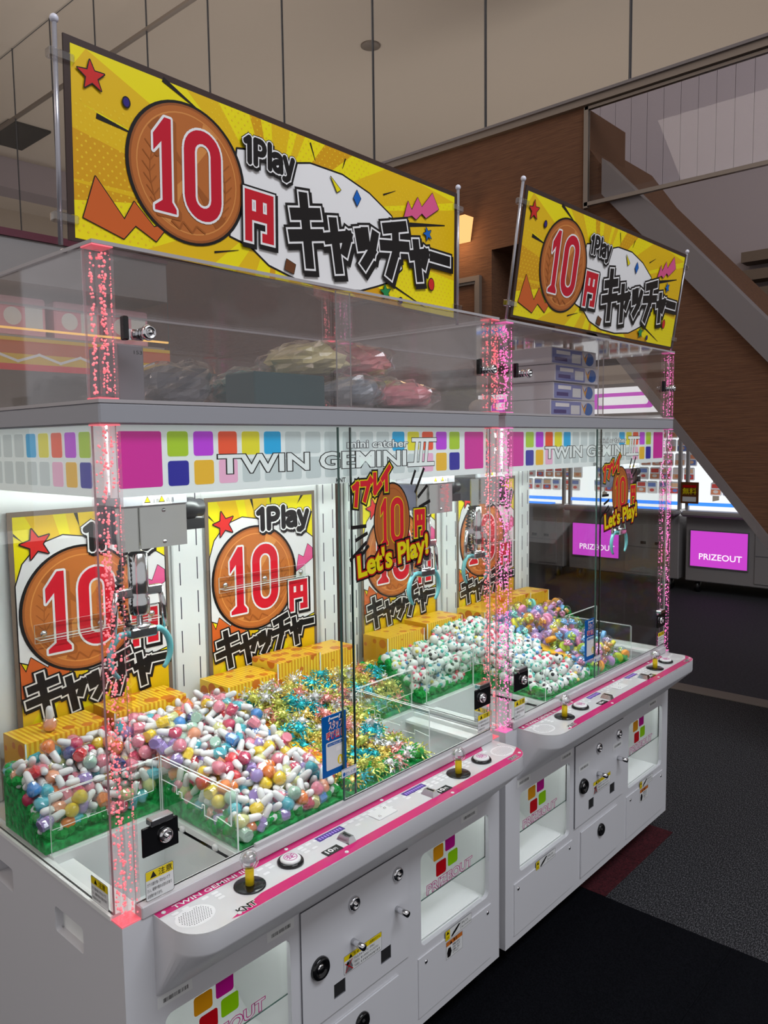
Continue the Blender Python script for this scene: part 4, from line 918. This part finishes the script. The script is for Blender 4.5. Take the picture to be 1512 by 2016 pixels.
# ------------------------------------------------------------------ signboards
def signboard(name_label, bl, br, lean, roll, seed):
    c = (Vector(bl)+Vector(br))/2; Ws = (Vector(br)-Vector(bl)).length
    r = empty('signboard', c); r.rotation_euler = (lean, roll, 0); tag(r, name_label, 'signboard', 'yellow ten yen signboards')
    s = Ws/1.10; b = MB().box(-Ws/2, Ws/2, 0, .003, 0, .34*s, 'ink_border'); p = b.build('sign_sheet', r)
    q = MB(); a = Art(q, (-Ws/2, 0, 0), (s, 0, 0), (0, 0, s), .00008, .0004); sign_art(a); q.build('printed_face', r)
    for x in (-Ws/2-.012, Ws/2+.010):
        MB().cyl((x, .004, -.010), (x, .004, .355), .0042, 'sign_rod', 10).sphere((x, .004, .358), .0075, 'rod_ball', 12, 8).build('stand_rod', r)
        sg = 1 if x < 0 else -1
        for z in (.30, .035):
            MB().box(min(x-sg*.014, x+sg*.03), max(x-sg*.014, x+sg*.03), -.006, .012, z-.008, z+.008, 'clip_clear', .002).build('clip', r)
    return r
principled('sign_rod', (.42, .41, .45), .25, .4); principled('rod_ball', (.72, .72, .82), .3); glass('clip_clear', (.85, .84, .84), 1.0, .12, .1)
sA = signboard('yellow ten yen catcher signboard standing upright on the nail polish machine', (.012, .10, 1.944), (1.108, .10, 1.938), 0, math.radians(1.1), 1)
sB = signboard('yellow ten yen catcher signboard tilted forward on the panda machine', (1.222, .0, 1.942), (2.338, .0, 1.942), math.radians(8.5), 0, 2)

# ------------------------------------------------------------------ posters on the back walls
q = MB().box(0, .42, -.001, 0, 0, .594, 'ink_paperborder'); a = Art(q, (0, -.001, 0), (1, 0, 0), (0, 0, 1), .00008, .0004); poster_art(a)
p0 = q.build('poster'); 
for i, (x, t) in enumerate(((.100, 'ten yen catcher poster with red star behind the heaped nail polish candies'), (.642, 'ten yen catcher poster with red star behind the foil tassels'), (BX+.072, 'ten yen catcher poster with red star behind the panda balls'), (BX+.620, 'ten yen catcher poster with red star behind the candy jars'))):
    o = p0 if i == 0 else p0.copy()
    if i: COL.objects.link(o)
    o.location = (x, D-.0135, .856); tag(o, t, 'poster', 'ten yen posters on the back panels')
# clear acrylic shelf strips held on the posters
for x, z in ((.145, 1.135), (.675, 1.175), (BX+.11, 1.155), (BX+.66, 1.165)):
    e = empty('acrylic_strip', (x, D-.02, z)); tag(e, 'clear acrylic strip screwed across the poster %s' % ({.145: 'behind the nail polish', .675: 'behind the foil tassels'}.get(x, 'behind the pandas' if x < BX+.5 else 'behind the candy jars')), 'strip')
    MB().pane(0, .33, -.008, -.005, 0, .045, 'guard', 'guard_edge').pane(0, .33, -.035, -.005, .012, .014, 'guard', 'guard_edge').build('strip_sheet', e)
    for u in (.02, .165, .31): MB().lathe((u, -.008, .022), (0, -1, 0), [(.008, 0), (.008, .003), (0, .005)], 'chrome', 14).build('screw', e)

# ------------------------------------------------------------------ yellow boxes
def card_box(x, y, z, sx, sy, sz, label, rot=0, slope=0):
    b = MB(); b.add([(-sx/2, -sy/2, 0), (sx/2, -sy/2, 0), (sx/2, sy/2, 0), (-sx/2, sy/2, 0), (-sx/2, -sy/2, sz-slope), (sx/2, -sy/2, sz-slope), (sx/2, sy/2, sz), (-sx/2, sy/2, sz)],
        [(0, 3, 2, 1), (4, 5, 6, 7), (0, 1, 5, 4), (1, 2, 6, 5), (2, 3, 7, 6), (3, 0, 4, 7)], 'spotted_card')
    o = b.build('spotted_box', None, (x, y, z)); o.rotation_euler = (0, 0, rot); tag(o, label, 'box', 'yellow spotted boxes in the machines')
    t = MB()
    for i in (-1, 1): t.box(i*sx/2-.0015, i*sx/2+.0015, -sy/2-.0012, -sy/2+.0012, 0, sz-slope, 'guard_edge')
    t.build('clear_corner', o)
FZ = .775
for bx0, nm, nm2 in ((0, 'nail polish candies', 'foil tassels'), (BX, 'panda balls', 'candy jars')):
    card_box(bx0+.16, .565, FZ, .20, .11, .170, 'yellow spotted box by the side glass behind the %s' % nm, .03)
    card_box(bx0+.38, .565, FZ, .20, .11, .180, 'yellow spotted box under the poster behind the %s' % nm, -.02)
    card_box(bx0+.685, .555, FZ, .175, .13, .170, 'yellow spotted box beside the white wall channel near the %s' % nm2, .02)
    card_box(bx0+.865, .560, FZ, .165, .12, .192, 'tallest yellow spotted box behind the %s' % nm2, -.01)
    card_box(bx0+1.035, .565, FZ, .155, .11, .180, 'yellow spotted box in the back corner behind the %s' % nm2, 0)
    card_box(bx0+.600, .29, FZ, .055, .34, .115, 'narrow sloping yellow spotted box dividing %s from %s' % (nm, nm2), 0, .055)

# ------------------------------------------------------------------ heaps
def sm(t): t = np.clip(t, 0, 1); return t*t*(3-2*t)
def settle(n, ra, rb, L, mirror, mound, seed, xr=(.012, .572), yr=(.026, .505), chute=(.285, .322), iters=170, layers=2.0):
    rg = np.random.default_rng(seed); x0, x1 = xr; y0, y1 = yr; R = max(ra, rb)
    P = np.zeros((0, 2))
    while len(P) < n:
        q = np.column_stack([rg.uniform(x0+R, x1-R, 4*n), rg.uniform(y0+R, y1-R, 4*n)])
        q = q[~((q[:, 0] < chute[0]+R) & (q[:, 1] < chute[1]+R))]; P = np.vstack([P, q])
    P = P[:n]
    z = mound(P[:, 0], P[:, 1])+R+rg.uniform(0, 1, n)*2*R*layers
    a = np.column_stack([P, z]); d = rg.normal(size=(n, 3)); d[:, 2] *= .45; d /= np.linalg.norm(d, axis=1)[:, None]; b = a+d*L
    two = L > 0
    X = np.vstack([a, b]) if two else a.copy(); rad = np.concatenate([np.full(n, ra), np.full(n, rb)]) if two else np.full(n, ra)
    own = np.concatenate([np.arange(n), np.arange(n)]) if two else np.arange(n); I = J = None
    for it in range(iters):
        X[:, 2] -= .0016 if it < iters*.75 else .0004
        if it % 6 == 0:
            dd = ((X[:, None, :2]-X[None, :, :2])**2).sum(-1); cut = (rad[:, None]+rad[None, :]+.012)**2
            I, J = np.where(np.triu((dd < cut) & (own[:, None] != own[None, :]), 1))
        v = X[J]-X[I]; l = np.linalg.norm(v, axis=1)+1e-9; pen = rad[I]+rad[J]-l; k = pen > 0
        mv = v[k]/l[k][:, None]*(pen[k]*.42)[:, None]
        np.add.at(X, I[k], -mv); np.add.at(X, J[k], mv)
        if two:
            v = X[n:]-X[:n]; l = np.linalg.norm(v, axis=1)+1e-9; c = v/l[:, None]*((l-L)/2)[:, None]; X[:n] += c; X[n:] -= c
        X[:, 0] = np.clip(X[:, 0], x0+rad, x1-rad); X[:, 1] = np.clip(X[:, 1], y0+rad, y1-rad)
        ix = chute[0]+rad-X[:, 0]; iy = chute[1]+rad-X[:, 1]; ins = (ix > 0) & (iy > 0)
        px = ins & (ix < iy); py = ins & ~(ix < iy); X[px, 0] += ix[px]; X[py, 1] += iy[py]
        g = mound(X[:, 0], X[:, 1])+rad; X[:, 2] = np.maximum(X[:, 2], g)
    if mirror: X[:, 0] = W-X[:, 0]
    return (X[:n], X[n:]) if two else (X, None)

def ysh(x, y): return y-.26*(1-sm((x-.25)/.08))*(1-sm((y-.32)/.16)*.55)
def mound_nail(x, y): return FZ+.020+.104*sm(ysh(x, y)/.44)
def mound_foil(x, y): return FZ+.016+.085*sm((ysh(x, y)-.02)/.42)
def mound_panda(x, y): return FZ+.014+.096*sm((ysh(x, y)-.03)/.45)
def mound_jar(x, y): return FZ+.010+.100*sm((ysh(x, y)-.03)/.42)

def bed(x0, mirror, fn, label, seed):
    # green ice: sloping bed plus loose chips round it
    nx, ny = 28, 24; X = np.linspace(.012, .575, nx); Y = np.linspace(.024, .51, ny); b = MB(); vs = []; rnd = random.Random(seed)
    for y in Y:
        for x in X:
            z = float(fn(np.array(x), np.array(y)))-.004+rnd.uniform(-.003, .003); vs.append((W-x if mirror else x, y, z))
    fs = []
    for j in range(ny-1):
        for i in range(nx-1):
            if X[i] < .272 and Y[j] < .31: continue
            q = (j*nx+i, j*nx+i+1, (j+1)*nx+i+1, (j+1)*nx+i); fs.append(q[::-1] if mirror else q)
    b.add(vs, fs, 'ice_bed')
    ed = {}
    for q in fs:
        for e in zip(q, q[1:]+q[:1]): ed[e] = 1
    for (i, j) in list(ed):
        if (j, i) not in ed: b.add([vs[j], vs[i], (vs[i][0], vs[i][1], FZ+.001), (vs[j][0], vs[j][1], FZ+.001)], [(0, 1, 2, 3)], 'ice_bed')
    def chip(x, y, z, r):
        m_ = MB().sphere((0, 0, 0), r, 'ice_green', 6, 4, smooth=False); rot = Matrix.Rotation(rnd.uniform(0, 6), 3, Vector((rnd.gauss(0, 1), rnd.gauss(0, 1), rnd.gauss(0, 1))).normalized())
        s_ = [rnd.uniform(.7, 1.2) for _ in range(3)]
        vv = [rot @ Vector((p[0]*s_[0]*rnd.uniform(.8, 1.15), p[1]*s_[1], p[2]*s_[2]))+Vector((W-x if mirror else x, y, z)) for p in m_.v]; b.add(vv, m_.f, 'ice_green')
    for _ in range(620):
        t = rnd.random()
        if t < .38: x, y = rnd.uniform(.29, .57), rnd.uniform(.035, .075)
        elif t < .60: x, y = rnd.uniform(.285, .315), rnd.uniform(.04, .33)
        elif t < .82: x, y = rnd.uniform(.03, .28), rnd.uniform(.325, .355)
        else: x, y = rnd.uniform(.016, .045), rnd.uniform(.32, .51)
        r = rnd.uniform(.006, .013); chip(x, y, float(fn(np.array(x), np.array(y)))+rnd.uniform(0, .018), r)
    o = b.build('green_ice', None, (x0, 0, 0)); tag(o, label, 'acrylic ice', None, 'stuff')
bed(0, False, mound_nail, 'green acrylic ice chips under the nail polish candies', 1); bed(0, True, mound_foil, 'green acrylic ice chips under the foil tassels', 2)
bed(BX, False, mound_panda, 'green acrylic ice chips under the panda balls', 3); bed(BX, True, mound_jar, 'green acrylic ice chips under the candy jars', 4)

def basis(d):
    z = Vector(d).normalized(); x = z.orthogonal().normalized(); return Matrix((x, z.cross(x), z)).transposed()
def grab(b, name): o = b.build(name); me = o.data; bpy.data.objects.remove(o); return me

# nail polish candies
cap_m = grab(MB().lathe((0, 0, .0135), (0, 0, 1), [(.0078, 0), (.0083, .001), (.0076, .020), (.0062, .0255), (.0032, .0285), (0, .0292)], 'white_plastic', 16), 'cap')
NC = dict(pink=(238, 140, 160), red=(226, 40, 52), crimson=(205, 40, 90), orange=(240, 130, 40), peach=(240, 160, 120), yellow=(245, 210, 30), teal=(70, 185, 200), blue=(60, 140, 215), lilac=(165, 140, 205), mint=(170, 205, 185), lemon=(222, 222, 150), navy=(35, 60, 130))
wts = [18, 9, 10, 10, 12, 9, 12, 5, 9, 5, 5, 2]
bot_m = {}
for c, v in NC.items():
    m_ = principled('polish_'+c, srgb(*v), .22, coat=.6)
    bot_m[c, 0] = grab(MB().lathe((0, 0, -.0150), (0, 0, 1), [(.0090, 0), (.0135, .004), (.0152, .011), (.0135, .019), (.0090, .0255), (.0076, .0290)], m_, 16), 'bottle')
    bot_m[c, 1] = grab(MB().lathe((0, 0, -.0150), (0, 0, 1), [(.0125, 0), (.0135, .002), (.0135, .020), (.0095, .0255), (.0076, .0290)], m_, 8, False), 'bottle')
wrap_m = []
for i in range(4):
    b = crumple(60+i, 'wrap', .0172, .0172, .0205, .20, 14, 9); b.v = [(p[0], p[1], p[2]-.001) for p in b.v]; wrap_m.append(grab(b, 'wrapper'))
NA, NBv = settle(385, .0138, .0115, .029, False, mound_nail, 11, layers=2.6)
fl_ = (NBv[:, 2] < NA[:, 2]-.001) & (np.random.default_rng(3).random(len(NA)) < .7); NA[fl_], NBv[fl_] = NBv[fl_].copy(), NA[fl_].copy()
up_ = np.maximum(NA[:, 2], NBv[:, 2])-mound_nail(NA[:, 0], NA[:, 1])+.4*(NA[:, 1] < .08); order = np.argsort(-up_); low = MB(); rnd = random.Random(5)
for q, i in enumerate(order):
    c = rnd.choices(list(NC), wts)[0]; sh = rnd.random() < .4; R_ = basis(NBv[i]-NA[i]); p = Vector(NA[i])
    if q >= 299:
        for me in (bot_m[c, int(sh)], cap_m): low.add([R_ @ v.co+p for v in me.vertices], [tuple(f.vertices) for f in me.polygons], me.materials[0], True)
        continue
    o = empty('nail_polish_candy', p); o.rotation_euler = R_.to_euler(); tag(o, 'white capped nail polish candy with %s bottle in the heap' % c, 'candy', 'nail polish candies')
    inst(bot_m[c, int(sh)], 'bottle', o); inst(cap_m, 'cap', o); inst(rnd.choice(wrap_m), 'wrapper', o)
tag(low.build('nail_polish_candies'), 'deeper layer of nail polish candies under the heap', 'candy', 'nail polish candies', 'stuff')
# one left on the shelf edge of the box
for x, y, z in ((.135, .545, .945+.0145), ):
    o = empty('nail_polish_candy', (x, y, z+.003)); tag(o, 'white capped nail polish candy left standing on the yellow spotted box', 'candy', 'nail polish candies'); inst(bot_m['peach', 0], 'bottle', o); inst(cap_m, 'cap', o); inst(wrap_m[0], 'wrapper', o)

# foil tassels
FC = dict(gold=(238, 210, 110), teal=(50, 190, 205), rose=(242, 160, 155), silver=(230, 230, 232), lime=(212, 216, 110))
foil = {}
for c, v in FC.items():
    m_ = principled('foil_'+c, srgb(*v), .28, .55)
    for s_ in range(3):
        rnd = random.Random(s_*13+len(c)); b = MB()
        for _ in range(30):
            d = Vector((rnd.gauss(0, 1), rnd.gauss(0, 1), rnd.gauss(.2, .6))).normalized(); e = d.orthogonal().normalized(); f = d.cross(e); L = rnd.uniform(.022, .042); ph = rnd.uniform(0, 6); tw = rnd.uniform(3, 7); amp = rnd.uniform(.002, .005); wd = rnd.uniform(.0014, .0026); vs = []
            for q in range(7):
                t = q/6; p = d*(L*t)+e*(amp*math.sin(ph+tw*t)*t)+f*(amp*math.cos(ph+tw*t*1.3)*t)+Vector((0, 0, -.010*t*t)); s2 = (e*math.cos(ph+q*1.1)+f*math.sin(ph+q*1.1))*wd; vs += [p+s2, p-s2]
            b.add(vs, [(2*q, 2*q+1, 2*q+3, 2*q+2) for q in range(6)], m_)
        b.sphere((0, 0, 0), .012, m_, 8, 6, smooth=False); foil[c, s_] = grab(b, 'foil_tassel')
FA, _ = settle(240, .0165, 0, 0, True, mound_foil, 21, layers=2.0)
rnd = random.Random(9)
for p in FA:
    t_ = math.sin(p[0]*31+1)*math.cos(p[1]*27+p[0]*9)+rnd.gauss(0, .35); c = 'teal' if t_ > .55 else 'gold' if t_ > .0 else 'lime' if t_ > -.45 else 'rose' if t_ > -.85 else 'silver'; c = 'silver' if rnd.random() < .1 else c; o = inst(foil[c, rnd.randrange(3)], 'foil_tassel'); o.location = p; o.rotation_euler = (rnd.uniform(-.5, .5), rnd.uniform(-.5, .5), rnd.uniform(0, 6))
    tag(o, 'shiny %s foil tassel sweet in the glittering heap' % c, 'candy', 'foil tassel sweets')

# panda balls
PC = dict(teal=(80, 180, 175), black=(40, 42, 48), pink=(235, 90, 120), mint=(110, 200, 160), blue=(90, 150, 205), yellow=(225, 205, 90)); PR = .0168
head_m = grab(MB().sphere((0, 0, 0), PR, principled('panda_white', (.82, .84, .82), .4), 14, 9, (1.06, 1, .96)), 'head'); ear_m = {}
for c, v in PC.items():
    m_ = principled('panda_'+c, srgb(*v), .4); b = MB()
    for s_ in (-1, 1): b.sphere((s_*PR*.70, 0, PR*.72), PR*.38, m_, 8, 6)
    ear_m[c] = grab(b, 'ears'); b = MB()
    for s_ in (-1, 1): b.sphere((s_*PR*.42, -PR*.78, PR*.12), PR*.27, m_, 7, 5, (.8, .7, 1.1))
    b.sphere((0, -PR*.96, -PR*.20), PR*.11, 'black', 6, 4); ear_m[c+'f'] = grab(b, 'face')
PA, _ = settle(300, PR*1.0, 0, 0, False, mound_panda, 31, layers=2.2)
rnd = random.Random(8)
for p in PA:
    c = rnd.choices(list(PC), [30, 12, 16, 26, 10, 6])[0]; o = empty('panda_ball', Vector(p)+Vector((BX, 0, 0))); o.rotation_euler = (rnd.uniform(-.9, .9), rnd.uniform(-.9, .9), rnd.uniform(-2.2, .9))
    tag(o, 'small white panda ball with %s ears and eye patches' % c, 'toy', 'panda balls'); inst(head_m, 'head', o); inst(ear_m[c], 'ears', o); inst(ear_m[c+'f'], 'face', o)

# candy jars
JC = dict(orange=(245, 165, 50), yellow=(235, 225, 70), lilac=(205, 165, 225), blue=(120, 180, 230), lime=(190, 215, 60), mint=(130, 215, 200), pink=(245, 150, 190)); jm = {}
jar_m = grab(MB().lathe((0, 0, -.024), (0, 0, 1), [(.005, 0), (.017, .0025), (.0235, .011), (.0245, .020), (.0215, .030), (.0185, .035)], 'jar', 18), 'jar')
for c, v in JC.items():
    m_ = principled('jar_'+c, srgb(*v), .3, coat=.4)
    jm[c] = grab(MB().lathe((0, 0, .0085), (0, 0, 1), [(.0195, 0), (.0208, .001), (.0208, .011), (.0190, .0135), (0, .0137)], m_, 20), 'lid')
    b = MB(); rnd = random.Random(len(c))
    for _ in range(16): b.sphere((rnd.uniform(-.012, .012), rnd.uniform(-.012, .012), rnd.uniform(-.017, .0)), .0055, m_, 6, 4)
    jm[c+'s'] = grab(b, 'sweets')
JA, JB = settle(105, .0240, .0205, .015, True, mound_jar, 41, layers=2.0); rnd = random.Random(10)
for a_, b_ in zip(JA, JB):
    c = rnd.choices(list(JC), [22, 16, 18, 16, 8, 10, 12])[0]; o = empty('candy_jar', Vector(a_)*.5+Vector(b_)*.5+Vector((BX, 0, 0))); o.rotation_euler = basis(b_-a_).to_euler()
    tag(o, 'clear round candy jar with %s lid in the heap' % c, 'candy jar', 'candy jars'); inst(jar_m, 'jar', o); inst(jm[c], 'lid', o); inst(jm[rnd.choice(list(JC))+'s'], 'sweets', o)
# loose clear ice lumps on the floor of the chutes
for i, (x, y, z, r_, mm, nm) in enumerate(((.045, .345, .812, .020, 'crystal', 'clear acrylic ice lump by the side glass under the nail polish candies'), (.055, .372, .822, .018, 'ice_green', 'green acrylic ice lump by the side glass under the nail polish candies'), (BX+.33, .06, .800, .020, 'crystal', 'clear acrylic ice lump in front of the panda balls'))):
    o = crumple(90+i, mm, r_, r_*.8, r_, .2, 8, 6).build('ice_lump', None, (x, y, z)); tag(o, nm, 'acrylic ice')
